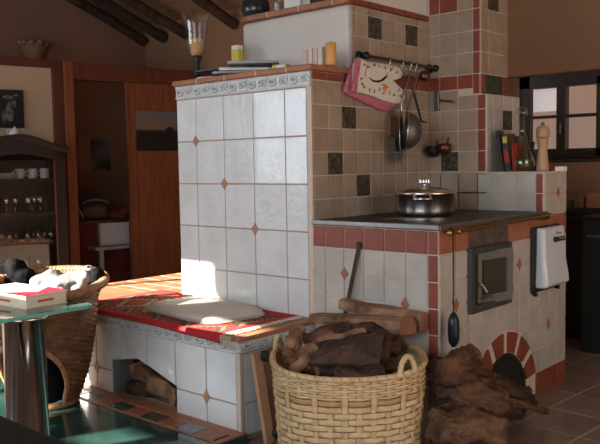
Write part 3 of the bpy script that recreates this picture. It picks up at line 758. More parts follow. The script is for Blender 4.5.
# ================================================================== BENCH
be = thing('tiled_bench', 'low white tiled masonry bench with a wood niche in its front', 'bench', (0, -.513, 0))
YB = -.513; zt0, zt1 = .398, .452
n0, n1 = -.956, -.438; ntz = [(n0, .222), (-.735, .262), (n1, .176)]
mb = MB()
xl = -1.83
pts = [(xl, YB, .04), (n0, YB, .04)]+[(a, YB, b) for a, b in ntz]+[(n1, YB, .04), (-.0, YB, .04), (-.0, YB, .452), (xl, YB, .452)]
mb.prism([V(p) for p in pts][::-1], Y, .06) if False else mb.prism([V(p) for p in pts], Y, .06)
mb.box((xl, YB+.06, .0), (n0-.03, 0, .452)); mb.box((n1+.0, YB+.06, .0), (0, -.002, .452)); mb.box((n0-.03, YB+.06, .30), (n1, -.002, .452)); mb.box((n0-.03, -.12, .0), (n1, -.002, .3))
mb.box((xl, 0, .0), (-1.0, .9, .452)); mb.box((xl, YB, 0), (0, YB+.06, .04)); mb.box((n0-.03, YB+.06, 0), (n1, -.12, .045))
mb.build('bench_core', 'grout', be)
bx = [0]+[-.2196*k-.0 for k in range(1, 9)]+[-1.83]
cells = []
for i in range(9):
    x1, x0 = bx[i]-(0 if i else .018), bx[i+1]
    for z0, z1 in ((.045, .166), (.166, .398)):
        # clip away the niche
        def cut(x):
            if x <= n0 or x >= n1: return -1
            return .222+(x-n0)/(-.735-n0)*.04 if x < -.735 else .262-(x+.735)/(n1+.735)*.086
        segs = sorted({x0, x1}|{c for c in (n0, -.735, n1) if x0 < c < x1})
        if x0 >= n1 or x1 <= n0: cells.append((rect(x0, x1, z0, z1), 0)); continue
        if z0 < .1:
            if x0 < n0: cells.append((rect(x0, n0, z0, z1), 0))
            if x1 > n1: cells.append((rect(n1, x1, z0, z1), 0))
            continue
        bot = []
        for s_ in segs:
            for e_ in (-1e-5, 1e-5):
                if (s_ == segs[0] and e_ < 0) or (s_ == segs[-1] and e_ > 0): continue
                bot.append((s_, max(z0, cut(s_+e_))))
        cells.append((bot+[(x1, z1), (x0, z1)], 0))
tiles('bench_front_tiles', (0, YB, 0), X, Z, -Y, cells, ['white_tile'], be, jit=.03)
cells = [(rect(YB+.018, -.30, .166, .398), 0), (rect(-.30, -.09, .166, .398), 0), (rect(-.09, 0, .166, .398), 0), (rect(YB+.018, -.30, .02, .166), 0), (rect(-.30, -.09, .02, .166), 0), (rect(-.09, 0, .02, .166), 0)]
tiles('bench_side_tiles', (0, 0, 0), Y, Z, X, cells, ['white_tile'], be, jit=.03)
mb = MB(); mb.box((-.016, YB-.008, .04), (.008, YB+.016, .398)); mb.build('corner_strip', 'grout_light', be, .003)
relief_band('relief_border', (xl, YB, 0), (0.006, YB, 0), zt0, zt1, -Y, be)
relief_band('relief_border', (0, YB-.006, 0), (0, 0, 0), zt0, zt1, X, be)
mb = MB(); 
for dx in (-.2196, -1.098): diamond(mb, (dx, YB, .166), X, Z, -Y, .024, .036)
pieces(mb, 'diamond_inset', 'diamond', be, .001)
mb = MB(); mb.box((xl-.02, YB-.02, .452), (.02, -.001, .474)); mb.box((xl-.02, 0, .452), (-1.0, .92, .474)); mb.build('terracotta_seat', 'terracotta', be, .005)
mb = MB()
for k in range(6): mb.box((xl, .08+k*.14, .4738), (-1.0, .086+k*.14, .4746))
for k in range(1, 5): mb.box((-1.83+k*.17, 0.0, .4738), (-1.824+k*.17, .92, .4746))
mb.build('seat_joints', 'grout_light', be)
mb = MB(); mb.box((n0-.001, YB-.004, .045), (n0+.012, -.13, .215)); mb.build('niche_jamb', mat('grey green slate', (.16,.19,.17), .6), be)

# ------------------------------------------------------------------ logs
def chunk(name, p0, p1, r, seed, mats, label, cat='firewood log', group=None, flat=1., amp=.25, seg=28, n_=30, taper=.15, parent=None, split=False, base=None, twist=0.):
    p0, p1 = V(p0), V(p1); ax_ = (p1-p0); L = ax_.length; t = ax_.normalized()
    x = t.cross(Z); x = x.normalized() if x.length > .1 else V((1,0,0)); y = x.cross(t)
    mb = MB(); vs = []
    for i in range(seg+1):
        f = i/seg; env = 1-taper*abs(2*f-1)**2
        for j in range(n_):
            a = 2*pi*j/n_+twist*f
            rr = r*env
            q = V((cos(a)*1.3, sin(a)*1.3, f*L*4.+seed*7.3))
            rr *= 1+amp*mnoise.noise(q)*1.6+amp*.6*mnoise.noise(q*2.7)+amp*.3*mnoise.noise(q*6)
            rr += r*amp*.55*mnoise.noise(V((cos(a)*4.5, sin(a)*4.5, f*L*5+seed*3)))+r*amp*.25*mnoise.noise(V((cos(a)*11, sin(a)*11, f*L*14+seed)))
            cx, cy = cos(a)*rr, sin(a)*rr*flat
            if split: cy = max(cy, -rr*.25) if split == 1 else cy; cx = min(cx, rr*.55)
            wob = V((0,0,0)) if amp < .2 else (x*mnoise.noise(V((f*3, seed, 0)))+y*mnoise.noise(V((f*3, 0, seed+5))))*r*.5
            vs.append(p0+ax_*f+x*cx+y*cy+wob+t*(r*.25*mnoise.noise(V((cx*9, cy*9, seed))) if i in (0, seg) else 0))
    fs = [(i*n_+j, i*n_+(j+1) % n_, (i+1)*n_+(j+1) % n_, (i+1)*n_+j) for i in range(seg) for j in range(n_)]
    mb.add(vs, fs, 0, smooth=True)
    for k, rng in ((0, range(n_)), (seg, range(n_))):
        c = sum((V(vs[k*n_+j]) for j in rng), V())/n_
        ring = [vs[k*n_+j] for j in rng]
        mb.add([c]+ring, [(0, (j+1) % n_+1, j+1) if k == 0 else (0, j+1, (j+1) % n_+1) for j in range(n_)], 1)
    if parent: return mb.build(name, mats, parent)
    return single(name, mb, mats, label, cat, group, base=base or (p0+p1)/2)
BK = ['bark', 'cutwood']; RT = ['root', 'root']; SP = ['splitwood', 'cutwood']
# logs in the bench niche
G = 'firewood logs in the bench niche'
chunk('firewood_log', (-.90, -.34, .10), (-.47, -.44, .085), .045, 3, SP, 'split log lying lowest in the bench niche', group=G, split=2)
chunk('firewood_log', (-.92, -.42, .175), (-.46, -.485, .10), .052, 5, SP, 'pale split log slanting down to the right in the bench niche', group=G, split=2, amp=.2)
chunk('firewood_log', (-.86, -.485, .09), (-.62, -.40, .10), .042, 9, BK, 'dark bark covered log end wedged at the back of the bench niche', group=G, amp=.15)
chunk('firewood_log', (-.86, -.475, .19), (-.72, -.33, .215), .022, 12, SP, 'short split piece topmost in the bench niche', group=G, split=2, amp=.15)

# ------------------------------------------------------------------ rug
rg = thing('kilim_rug', 'red patterned kilim rug spread over the tiled bench', 'rug', (-.7, -.25, .474))
mb = MB(); nu, nv = 60, 34; vs = []; uvs = []
for i in range(nu+1):
    u = i/nu; x = -1.30+u*1.22
    yb = -.012 if x > -.99 else -.012+.10*min(1, (-.99-x)/.15)
    drop = .006+.030*max(0, (u-.45))/.55+.001*sin(u*19)
    Lf = (yb-(YB-.026))
    tot = Lf+drop+.006
    for j in range(nv+1):
        v = j/nv; s = v*tot
        if s < Lf: p = (x-.03*(v if u < .2 else 0)*(1-u*5 if u < .2 else 0), yb-s, .4785+.0022*sin(x*23+s*9)*sin(s*21))
        else: p = (x, YB-.026-.004, max(.4785-(s-Lf), .40))
        vs.append(p); uvs.append((u, v))
fs = [(i*(nv+1)+j, (i+1)*(nv+1)+j, (i+1)*(nv+1)+j+1, i*(nv+1)+j+1)[::-1] for i in range(nu) for j in range(nv)]
mb.add(vs, fs, 0, smooth=True); ro = mb.build('rug_field', 'rug', rg)
uvl = ro.data.uv_layers.new(name='uv')
for lp in ro.data.loops: uvl.data[lp.index].uv = uvs[lp.vertex_index]
so = ro.modifiers.new('s', 'SOLIDIFY'); so.thickness = .004; so.offset = 0
mb = MB(); rr = random.Random(4)
for i in range(95):
    s = i/94; y = -.02-s*(.52); x = -.082
    if y < YB-.022: p = [V((x, YB-.030, .47)), V((x+.02, YB-.032, .455)), V((x+.03, YB-.034, .43))]
    else: 
        j = rr.uniform(-.008, .008); p = [V((x, y, .480)), V((x+.018, y+j, .481)), V((x+.038+rr.uniform(-.008,.008), y+j*2, .478))]
    mb.tube(p, [.0032, .0028, .002], 5)
for i in range(8):
    x = -.085+i*.009; mb.tube([V((x, YB-.031, .478)), V((x+.004, YB-.036, .455)), V((x+rr.uniform(-.006,.012), YB-.036, .43+rr.uniform(-.012,.012)))], .0026, 5)
mb.build('rug_fringe', 'fringe', rg)
# cushion
c = V((-.555, -.225, .4825)); mb = MB(); ang = radians(-8); nr = 14; na = 48; vs = []
def cush(f, a, top):
    e = 4.2; ca, sa = cos(a), sin(a); k = (abs(ca)**e+abs(sa)**e)**(-1/e)
    x = .335*k*ca*f; y = .205*k*sa*f; z = .036*(1-f**9)**.6 if top else .004*(1-f**2)
    if top: z += .003*sin(x*55)*(1-f)
    p = V((x*cos(ang)-y*sin(ang), x*sin(ang)+y*cos(ang), z)); return c+p
for i in range(nr+1):
    f = (i/nr)**.7
    for j in range(na): vs.append(cush(f, 2*pi*j/na, True))
for i in range(nr+1):
    f = 1-(i/nr)
    for j in range(na): vs.append(cush(f, 2*pi*j/na, False) if i else cush(1, 2*pi*j/na, True)+V((0,0,.002)))
mb.add(vs, [(i*na+j, i*na+(j+1) % na, (i+1)*na+(j+1) % na, (i+1)*na+j) for i in range(2*nr+1) for j in range(na)], 0, smooth=True)
single('seat_cushion', mb, 'cushion', 'flat cream octagonal seat cushion lying on the red kilim', 'cushion', base=c)

# ================================================================== things on the stove
# pot
pc = V((.312, .502, .9585)); R0 = .149
t = thing('cooking_pot', 'stainless steel cooking pot with lid standing on the hob', 'pot', pc)
mb = MB(); mb.lathe([(0, 0), (R0-.014, 0), (R0-.004, .006), (R0-.001, .02), (R0, .03), (R0, .108), (R0+.006, .112), (R0+.004, .115), (R0-.004, .112), (R0-.004, .03), (0, .02)], pc, 48); mb.build('pot_body', 'pot_steel', t)
mb = MB(); mb.lathe([(R0+.007, .113), (R0+.008, .118), (R0-.004, .122), (R0*.75, .134), (R0*.4, .143), (.02, .147), (0, .147)], pc, 48); lid = mb.build('pot_lid', 'pot_steel', t)
mb = MB(); mb.lathe([(.016, .146), (.012, .152), (.012, .158), (.022, .163), (.024, .172), (.022, .181), (0, .184)], pc, 20)
for k in range(10):
    a = 2*pi*k/10; mb.tube([pc+V((.0235*cos(a), .0235*sin(a), .165)), pc+V((.0235*cos(a), .0235*sin(a), .180))], .003, 6)
mb.build('lid_knob', 'chrome', lid)
for sgn in (0, pi):
    mb = MB(); a0 = radians(-62)+sgn; dirv = V((cos(a0), sin(a0), 0)); tv = V((-sin(a0), cos(a0), 0))
    mb.tube([pc+dirv*R0*.985-tv*.045+Z*.088, pc+dirv*(R0+.022)-tv*.042+Z*.09, pc+dirv*(R0+.03)+Z*.09, pc+dirv*(R0+.022)+tv*.042+Z*.09, pc+dirv*R0*.985+tv*.045+Z*.088], .0055, 8)
    mb.build('pot_handle', 'chrome', t)
# fire shovel hanging on the rail
p0 = V((rx+.012, .008, rz+.008))
t = thing('fire_shovel', 'thin black fire shovel hanging from the brass rail end', 'fire tool', p0)
mb = MB(); mb.tube([p0+V((-.02,0,.002)), p0+V((-.012,0,.014)), p0+V((0,0,.004)), p0+V((.001,0,-.36))], .0034, 8); mb.build('handle', 'iron', t)
mb = MB(); mb.tube([p0+V((.001,0,-.345+.0-k*.0)) - Z*k*.0165 for k in range(10)], [(.006,.006),(.017,.019),(.022,.025),(.024,.027),(.024,.028),(.024,.028),(.024,.028),(.023,.027),(.020,.023),(.008,.010)], 12, flat=(1,0,0))
mb.ball(p0+V((0,0,-.30)), (.006,.006,.012), n=8); mb.build('blade', mat('blue black iron', (.02,.024,.035), .3, metal=.5), t)
# white enamel box on face B
Pb = lambda x, y: at(x, y, 'X', A+.012)
t = thing('enamel_box', 'white enamel box with black handle hung on the side of the stove', 'wall box', V((A+.012, 1.1, .57)))
yb0, yb1 = Pb(531, 250).y, Pb(531, 250).y+.345
mb = MB(); mb.box((A+.007, yb0, .545), (A+.02, yb1, .885)); mb.build('back_plate', 'black', t, .01, 3)
mb = MB()
ya, yb_ = yb0+.045, yb1-.03; vs = []
prof = [(.880, .030, 0), (.872, .040, .0), (.80, .044, .0), (.70, .050, .004), (.62, .062, .010), (.585, .064, .012), (.572, .050, .008)]
for z, th, fl in prof:
    vs += [V((A+.020, ya-fl, z)), V((A+.014+th*.8, ya-fl, z)), V((A+.020+th, ya-fl+.014, z)), V((A+.020+th, yb_+fl-.014, z)), V((A+.014+th*.8, yb_+fl, z)), V((A+.020, yb_+fl, z))]
k = 6
mb.add(vs, [(i*k+j, (i)*k+(j+1) % k, (i+1)*k+(j+1) % k, (i+1)*k+j)[::-1] for i in range(len(prof)-1) for j in range(k)]+[(0,1,2,3,4,5), tuple(range((len(prof)-1)*k, len(prof)*k))[::-1]], 0)
eb = mb.build('enamel_body', 'enamel', t, .006, 3)
mb = MB(); zc = .815; yc = (ya+yb_)/2+.04
mb.box((A+.064, yc-.062, zc-.012), (A+.074, yc+.062, zc+.010)); mb.ball((A+.07, yc-.055, zc), .015, n=10); mb.build('box_handle', 'black', t, .003)
mb = MB(); mb.tube([(A+.076, yc-.03, zc), (A+.076, yc+.045, zc)], .006, 8); mb.build('handle_highlight', 'chrome', t)
mb = MB(); zc2 = .845; rr = random.Random(2)
pts = [V((A+.0625, yc-.035+.07*i/24, zc2+.006*sin(i*1.5)+.003*sin(i*3.1))) for i in range(25)]
mb.tube(pts, .0012, 5); mb.tube([V((A+.0625, yc-.022, zc2-.007)), V((A+.0625, yc-.018, zc2+.013))], .0014, 5); mb.build('script_emblem', 'relief_dark', t)
mb = MB(); mb.tube([(A+.012, yb0+.03, .545), (A+.03, yb0+.03, .535)], .010, 10); mb.tube([(A+.012, yb1-.06, .55), (A+.04, yb1-.06, .545)], .010, 10); mb.build('mount_peg', 'iron', t)

# ------------------------------------------------------------------ utensil rail on F2
r0 = V((.062, .375, 1.788)); r1 = V((.062, 1.0, 1.757))
ra = at(366, 55.5, 'X', .06); rb = at(437, 68.5, 'X', .06); r0, r1 = ra, rb; r1.y = min(r1.y, 1.02)
t = thing('utensil_rail', 'dark metal utensil rail fixed to the beige tiles above the hob', 'rail', V((.006, .7, r0.z)))
mb = MB(); mb.tube([r0, r1], .008, 10); mb.build('rail_rod', mat('tarnished rail', (.10,.075,.06), .4, metal=.8), t)
mb = MB(); 
for p in (r0, r1): mb.tube([V((.006, p.y+.01, p.z+.0)), V((.03, p.y+.01, p.z))], [.030, .020], 16); mb.ball(p+V((.0,.0,0)), .021, n=12); mb.tube([V((.02, p.y+.01, p.z)), V((.062, p.y+.01, p.z))], .010, 8)
mb.build('rail_bracket', 'iron', t)
def railpt(f): return r0+(r1-r0)*f
for i, f in enumerate((.30, .48, .60, .68)):
    p = railpt(f); mb = MB(); mb.tube([p+V((0,0,.012)), p+V((.013,0,.004)), p+V((.012,0,-.012)), p+V((.002,0,-.03)), p+V((.004,0,-.05)), p+V((.02,0,-.052)), p+V((.024,0,-.036))], .003, 6)
    tag(mb.build('rail_hook', 'steel', t), None, None)
# oven mitts
def mitt(name, X0, pts, th, mats, label, extra=None):
    P = [at(x, y, 'X', X0) for x, y in pts]; c = sum(P, V())/len(P)
    t = thing(name, label, 'oven mitt', V((X0, c.y, min(p.z for p in P))))
    mb = MB(); k = len(P); vs = []
    # puffed outline
    for off, sc in ((-th, .93), (-th*.6, 1.), (th*.4, 1.), (th, .93), (th*1.25, .6)):
        for p in P: q = c+(p-c)*sc; vs.append(V((X0+off, q.y, q.z)))
    fs = [(i*k+j, i*k+(j+1) % k, (i+1)*k+(j+1) % k, (i+1)*k+j) for i in range(4) for j in range(k)]
    mb.add(vs+[V((X0+th*1.3, c.y, c.z)), V((X0-th, c.y, c.z))], fs+[(4*k+j, 4*k+(j+1) % k, 5*k) for j in range(k)]+[((j+1) % k, j, 5*k+1) for j in range(k)], 0, smooth=True)
    mb.build('mitt_body', mats, t)
    return t, c
def smooth_loop(pts, n=3):
    for _ in range(n):
        out = []
        for i in range(len(pts)):
            a, b = pts[i], pts[(i+1) % len(pts)]
            out += [(a[0]*.75+b[0]*.25, a[1]*.75+b[1]*.25), (a[0]*.25+b[0]*.75, a[1]*.25+b[1]*.75)]
        pts = out
    return pts
loop2 = smooth_loop([(352,60),(372,66),(392,82),(399,98),(396,106),(388,112),(375,108),(344,93),(344,89),(350,70)], 2)
mitt('oven_mitt', .030, loop2, .010, 'pink_cloth', 'pink checked oven mitt hanging behind the flowered one')
loop1 = smooth_loop([(354,58),(361,58),(363,61),(380,63),(397,66),(402,71),(402,77),(395,80),(391,80),(396,84),(403,91),(405,98),(402,102),(396,104),(385,102),(372,96),(355,92),(352,91)], 2)
t, c = mitt('oven_mitt', .056, loop1, .011, 'mitt_cloth', 'cream oven mitt printed with an orange flower and leaf sprigs')
XM = .0705
def mp_(x, y, X0=XM): return at(x, y, 'X', X0)
mb = MB(); mb.tube([mp_(356.5,59,.06), mp_(354,75,.06), mp_(351.5,91,.06)], (.019), 8, flat=(1,0,0)) if False else mb.prism([mp_(x_, y_, .060) for x_, y_ in ((355,58),(360,59.5),(355.5,92.5),(350.5,91))], X, .010)
mb.build('mitt_cuff', 'pink_cloth', t, .003)
mb = MB(); mb.tube([mp_(369,77.5), mp_(373,81), mp_(378,81.5), mp_(383,80), mp_(388,76)], [.002,.005,.006,.005,.002], 6); mb.tube([mp_(380,81), mp_(385,77), mp_(388,72)], [.003,.003,.001], 6); mb.build('printed_leaves', 'black', t)
mb = MB(); q = mp_(385, 85)
for a in (20, 60, 100, 140, 180): mb.tube([q, q+V((0, .030*cos(radians(a)), -.034*sin(radians(a))))], [.006, .003], 6)
mb.build('printed_flower', 'orange', t)
rr = random.Random(5); mg = MB(); mo = MB()
for i, (x_, y_) in enumerate([(364,64),(368,66),(374,64),(379,67),(385,67),(391,70),(397,73),(362,83),(364,88),(369,90),(375,91),(380,89),(384,93),(389,93),(394,96),(400,95),(398,90),(361,78)]):
    q = mp_(x_, y_, XM-.001); d_ = V((0, rr.uniform(-1,1), rr.uniform(-1,1))).normalized()*.009
    (mg if i % 3 else mo).tube([q-d_*1.5, q, q+d_.cross(X)*1.2], [.002,.0042,.0015], 5); (mo if i % 2 else mg).ball(q+d_.cross(X), .0055, n=6)
mb = MB(); mb.tube([mp_(367, 65), mp_(366,71), mp_(365,77)], .0018, 5); 
for k in range(6): q = mp_(366.2-k*.2, 68+k*1.6); mb.tube([q-V((0,.006,0)), q+V((0,.004,.001))], .0012, 5)
mb.build('printed_lettering', 'pink_cloth', t); mg.build('printed_sprigs', 'leafgreen', t); mo.build('printed_berries', mat('rust print', (.38,.10,.06), .8), t)
# steel pan lid seen edge on, hanging
h = railpt(.58)
def disc(name, cpt, r, nrm, depth, m_, parent, prof=None):
    nrm = V(nrm).normalized(); R = nrm.to_track_quat('Z', 'Y').to_matrix()
    mb = MB(); mb.lathe(prof or [(0, depth), (r*.5, depth*.8), (r*.85, depth*.35), (r, 0), (r*1.02, -.003), (r*.98, -.004), (r*.8, depth*.25), (0, depth*.8)], cpt, 36, M_=R); return mb.build(name, m_, parent)
cc = at(401.5, 137, 'X', .065)
t = thing('pan_lid', 'round steel pan lid hanging almost edge on beside the sieve', 'lid', V((cc.x, cc.y, cc.z-.14)))
disc('lid_disc', cc, .143, (.86, .51, .0), .012, 'steel', t)
mb = MB(); mb.tube([V((h.x+.02, h.y, h.z-.045)), V((cc.x+.008, cc.y-.008, cc.z+.20)), V((cc.x+.004, cc.y-.004, cc.z+.13))], .0045, 8); mb.build('lid_handle', 'steel', t)
# sieve
cc = at(406.5, 131, 'X', .10); h = railpt(.68)
t = thing('kitchen_sieve', 'dark wire sieve with long handle hanging from the utensil rail', 'sieve', V((cc.x, cc.y, cc.z-.11)))
nn = V((-.35, .92, 0)).normalized()
nn = V((.78, .62, -.08)).normalized()
R = nn.to_track_quat('Z', 'Y').to_matrix()
mb = MB(); rs = .098
mb.lathe([(rs*cos(a), rs*.85*sin(a)) for a in [pi/2*i/10 for i in range(11)]], cc, 32, M_=R); mb.lathe([(rs*.97*cos(a), rs*.82*sin(a)) for a in [pi/2*i/10 for i in range(11)]], cc, 32, M_=R); mb.build('mesh_bowl', 'dull_steel', t)
mb = MB(); mb.tube([cc+R@V((rs*cos(a), rs*sin(a), 0)) for a in [2*pi*i/40 for i in range(40)]], .0055, 8, closed=True); mb.build('sieve_rim', 'steel', t)
mb = MB(); top_ = V((h.x+.02, h.y+.01, h.z-.045)); mb.tube([top_, cc+V((0,0,rs))], [(.004,.008),(.004,.006)], 8, flat=(1,0,0)); mb.build('sieve_handle', 'steel', t)
mb = MB(); e = at(423, 122, 'X', .09); mb.tube([top_+V((0,.02,-.01)), at(413, 90, 'X', .085), at(419, 112, 'X', .085), at(421, 121, 'X', .09), at(427, 122.5, 'X', .09)], [(.004,.012),(.004,.013),(.004,.010),(.004,.007),(.003,.004)], 8, flat=(1,0,0)); 
tag(single('serving_fork', mb, 'iron', 'long black handled utensil hanging in front of the sieve', 'utensil', base=e), 'long black handled utensil hanging in front of the sieve', 'utensil')
# wooden board behind lid
cc = at(392, 128, 'X', .012); mb = MB(); mb.box((.008, cc.y-.035, cc.z-.05), (.022, cc.y+.045, cc.z+.06)); 
single('chopping_board', mb, mat('brown board', (.24,.12,.055), .7), 'small brown wooden board hanging on the tiles behind the pan lid', 'board', base=(.015, cc.y, cc.z-.09), bevel=.006)
# tea ball on rail end
cc = at(424.5, 76, 'X', .08); t = thing('tea_ball', 'small dark metal ball strainer hanging from the rail end', 'strainer', cc)
mb = MB(); mb.ball(cc, .031, n=16); mb.build('strainer_ball', 'copper', t); mb = MB(); mb.tube([cc+V((0,0,.022)), cc+V((.0,-.01,.05)), railpt(.86)], .003, 6); mb.build('strainer_chain', 'steel', t)
# bracket on F3
yq = D-.006
a, b = at(434.5, 91, 'Y', yq), at(440, 111, 'Y', yq)
t = thing('wall_bracket', 'grey metal wall bracket on the beige tiles right of the rail', 'bracket', V((a.x, yq, b.z)))
mb = MB(); mb.box((a.x, yq-.012, b.z), (b.x, yq, a.z)); mb.build('bracket_plate', 'dull_steel', t, .005)
mb = MB(); q = at(438, 100, 'Y', yq-.03); q1 = at(452, 101.5, 'Y', yq-.05); mb.tube([V((q.x-.01, yq-.01, q.z)), q, q1], .006, 8); mb.tube([q+V((0,0,.018)), q-V((0,0,.018))], .009, 8); mb.ball(q1, .009, n=8); mb.build('bracket_arm', 'dull_steel', t)
# little copper pans
for i, (x_, y_, r) in enumerate(((433, 150, .042), (444, 147.5, .040))):
    cc = at(x_, y_, 'Y', D-.055); lab = ['left one of two small dark copper measuring pans hanging by the corner', 'right one of two small dark copper measuring pans, with a bright rim'][i]
    t = thing('measuring_pan', lab, 'pan', cc-V((0,0,r)), 'small copper pans by the corner')
    mb = MB(); mb.lathe([(0, -r), (r*.45, -r*.92), (r*.8, -r*.62), (r*.98, -r*.2), (r, .15*r), (r*.85, r*.55), (r*.8, r*.55), (r*.9, 0.1*r), (r*.6, -r*.6), (0, -r*.8)], cc, 24); mb.build('pan_bowl', 'copper' if i else 'iron', t)
    mb = MB(); mb.tube([cc+V((0, r*.9, r*.4)), cc+V((0, r+.005, r*1.3)), V((cc.x, D-.006, cc.z+r*1.4))], .004, 6); mb.tube([cc+V((r*.9*cos(q_), r*.9*sin(q_), r*.45)) for q_ in [2*pi*j/24 for j in range(24)]], .003, 6, closed=True); mb.build('pan_handle', 'copper', t)

# ------------------------------------------------------------------ things on the shelf right of the stove
ZS = 1.168
def shelf_book(x_, y_, h, th, dep, lean, m_, lab, m2='paper', yy=1.2):
    b = at(x_, 171, 'Y', yy); b.z = ZS
    t = thing('cookbook', lab, 'book', b, 'books on the stove shelf')
    Rm = Matrix.Translation(b) @ Matrix.Rotation(radians(lean), 4, 'Y')
    mb = MB(); mb.box((0, -dep/2, 0), (.003, dep/2, h), M_=Rm); mb.box((th-.003, -dep/2, 0), (th, dep/2, h), M_=Rm); mb.box((0, -dep/2, 0), (th, -dep/2+.004, h), M_=Rm); mb.build('book_cover', m_, t, .001)
    mb = MB(); mb.box((.003, -dep/2+.004, .003), (th-.003, dep/2-.004, h-.004), M_=Rm); mb.build('book_pages', m2, t)
    return t, Rm
shelf_book(503.5, 171, .225, .018, .06, -9, mat('blue black cover', (.02,.028,.04), .3), 'black spined book leaning against the pillar, leftmost on the stove shelf', yy=1.10)
tb_, Rb = shelf_book(509.5, 171, .205, .034, .10, -7, mat('dark printed cover', (.03,.025,.02), .4, col2=(.10,.07,.03), vscale=30), 'dark book with yellow and red blocks on its spine, next to the black one', yy=1.14)
mbq = MB(); mbq.box((.004, -.0512, .155), (.030, -.0506, .19), M_=Rb); mbq.build('yellow_print', 'yellow', tb_)
mbq = MB(); mbq.box((.003, -.0512, .045), (.031, -.0506, .118), M_=Rb); mbq.build('red_print', 'red', tb_)
shelf_book(517, 171, .15, .012, .10, -4, mat('red cover', (.30,.03,.02), .5), 'thin dark red book, third from the pillar', yy=1.10)
shelf_book(521, 171, .195, .015, .14, -3, mat('dark green cover', (.05,.07,.03), .5), 'dark green spined book nearest the decanter', yy=1.27)
c = at(522, 171, 'Y', 1.13); c.z = ZS; 
t = thing('oil_decanter', 'glass decanter of olive oil with a ball stopper on the stove shelf', 'decanter', c)
prof = [(0, 0), (.055, 0), (.062, .008), (.063, .05), (.058, .08), (.040, .13), (.022, .18), (.015, .21), (.015, .262), (.022, .266), (.022, .272)]
mb = MB(); mb.lathe(prof+[(.011, .270), (.011, .21), (.018, .18), (.036, .13), (.054, .08), (.059, .05), (.058, .012), (0, .006)], c, 32); mb.build('decanter_glass', 'glass', t)
mb = MB(); mb.lathe([(0, .007), (.057, .012), (.058, .05), (.053, .075), (0, .075)], c, 28); mb.build('olive_oil', 'oil', t)
mb = MB(); mb.lathe([(0, .26), (.009, .262), (.010, .285), (.02, .29), (.029, .31), (.03, .325), (.022, .345), (0, .352)], c, 24); mb.build('stopper', 'glass', t)
c = at(532.5, 171, 'Y', 1.24); c.z = ZS
mb = MB(); mb.lathe([(0, 0), (.026, 0), (.028, .01), (.028, .065), (.020, .09), (.011, .115), (.010, .15), (.013, .152), (.013, .16), (0, .162)], c, 24)
single('vinegar_bottle', mb, 'black_glass', 'dark glass bottle half hidden between decanter and pepper mill', 'bottle', base=c)
c = at(542.5, 171.5, 'Y', 1.13); c.z = ZS; R = .0345
t = thing('pepper_mill', 'tall turned beech pepper mill on the stove shelf', 'pepper mill', c)
mb = MB(); mb.lathe([(0, 0), (R, 0), (R, .012), (R*.92, .03), (R*.80, .075), (R*.70, .11), (R*.72, .13), (R*.86, .16), (R*.95, .172), (R*.8, .176), (0, .176)], c, 28); mb.build('mill_body', 'mill_wood', t)
mb = MB(); mb.lathe([(0, .177), (R*.8, .177), (R*1.02, .184), (R*1.03, .20), (R*1.0, .222), (R*.8, .238), (R*.3, .243), (0, .243)], c, 28); mb.build('mill_head', 'mill_wood', t)
mb = MB(); mb.lathe([(.009, .24), (.009, .256), (.006, .26), (0, .26)], c, 14); mb.build('mill_nut', 'dull_steel', t)
a = at(549, 171, 'Y', 1.25); mb = MB(); mb.box((a.x, 1.18, ZS), (a.x+.05, 1.26, ZS+.022)); single('matchbox', mb, 'book_red', 'small dark red box lying right of the pepper mill', 'box', base=(a.x, 1.18, ZS), bevel=.002)
a = at(557, 171, 'Y', 1.2); mb = MB(); mb.box((a.x, 1.17, ZS), (a.x+.052, 1.21, ZS+.024)); single('pill_box', mb, 'paper', 'small white box at the right end of the stove shelf', 'box', base=(a.x, 1.18, ZS), bevel=.002)

# ------------------------------------------------------------------ things on the W ledge
ZL = 1.702
c = at(197.5, 78, 'Y', .05); c.z = ZL
sc = (c-CAM).dot(F_)/FPX
t = thing('hurricane_lamp', 'flared glass candle lamp on a black turned foot, left end of the ledge', 'candle holder', c)
u = sc
mb = MB(); mb.lathe([(0, 0), (6*u, 0), (6*u, 1.2*u), (3.4*u, 3*u), (2.4*u, 7*u), (4.0*u, 9*u), (2.6*u, 12*u), (2.8*u, 17*u), (4.6*u, 20*u), (4.0*u, 22*u), (5.2*u, 24*u), (0, 24*u)], c, 24); mb.build('lamp_foot', 'iron', t)
mb = MB(); mb.lathe([(4.6*u, 24*u), (6.8*u, 27*u), (9.2*u, 33*u), (10.2*u, 40*u), (10.4*u, 48*u), (11.4*u, 56*u), (13.2*u, 62*u), (14.2*u, 64*u)], c, 36); mb.build('glass_shade', 'glass', t)
mb = MB(); mb.lathe([(0, 24.4*u), (5.4*u, 25*u), (6.4*u, 28*u), (6.6*u, 40*u), (5*u, 41.5*u), (0, 41*u)], c, 24); mb.tube([c+Z*41*u, c+Z*43*u], .0012, 6); mb.build('candle', 'candle_cream', t)
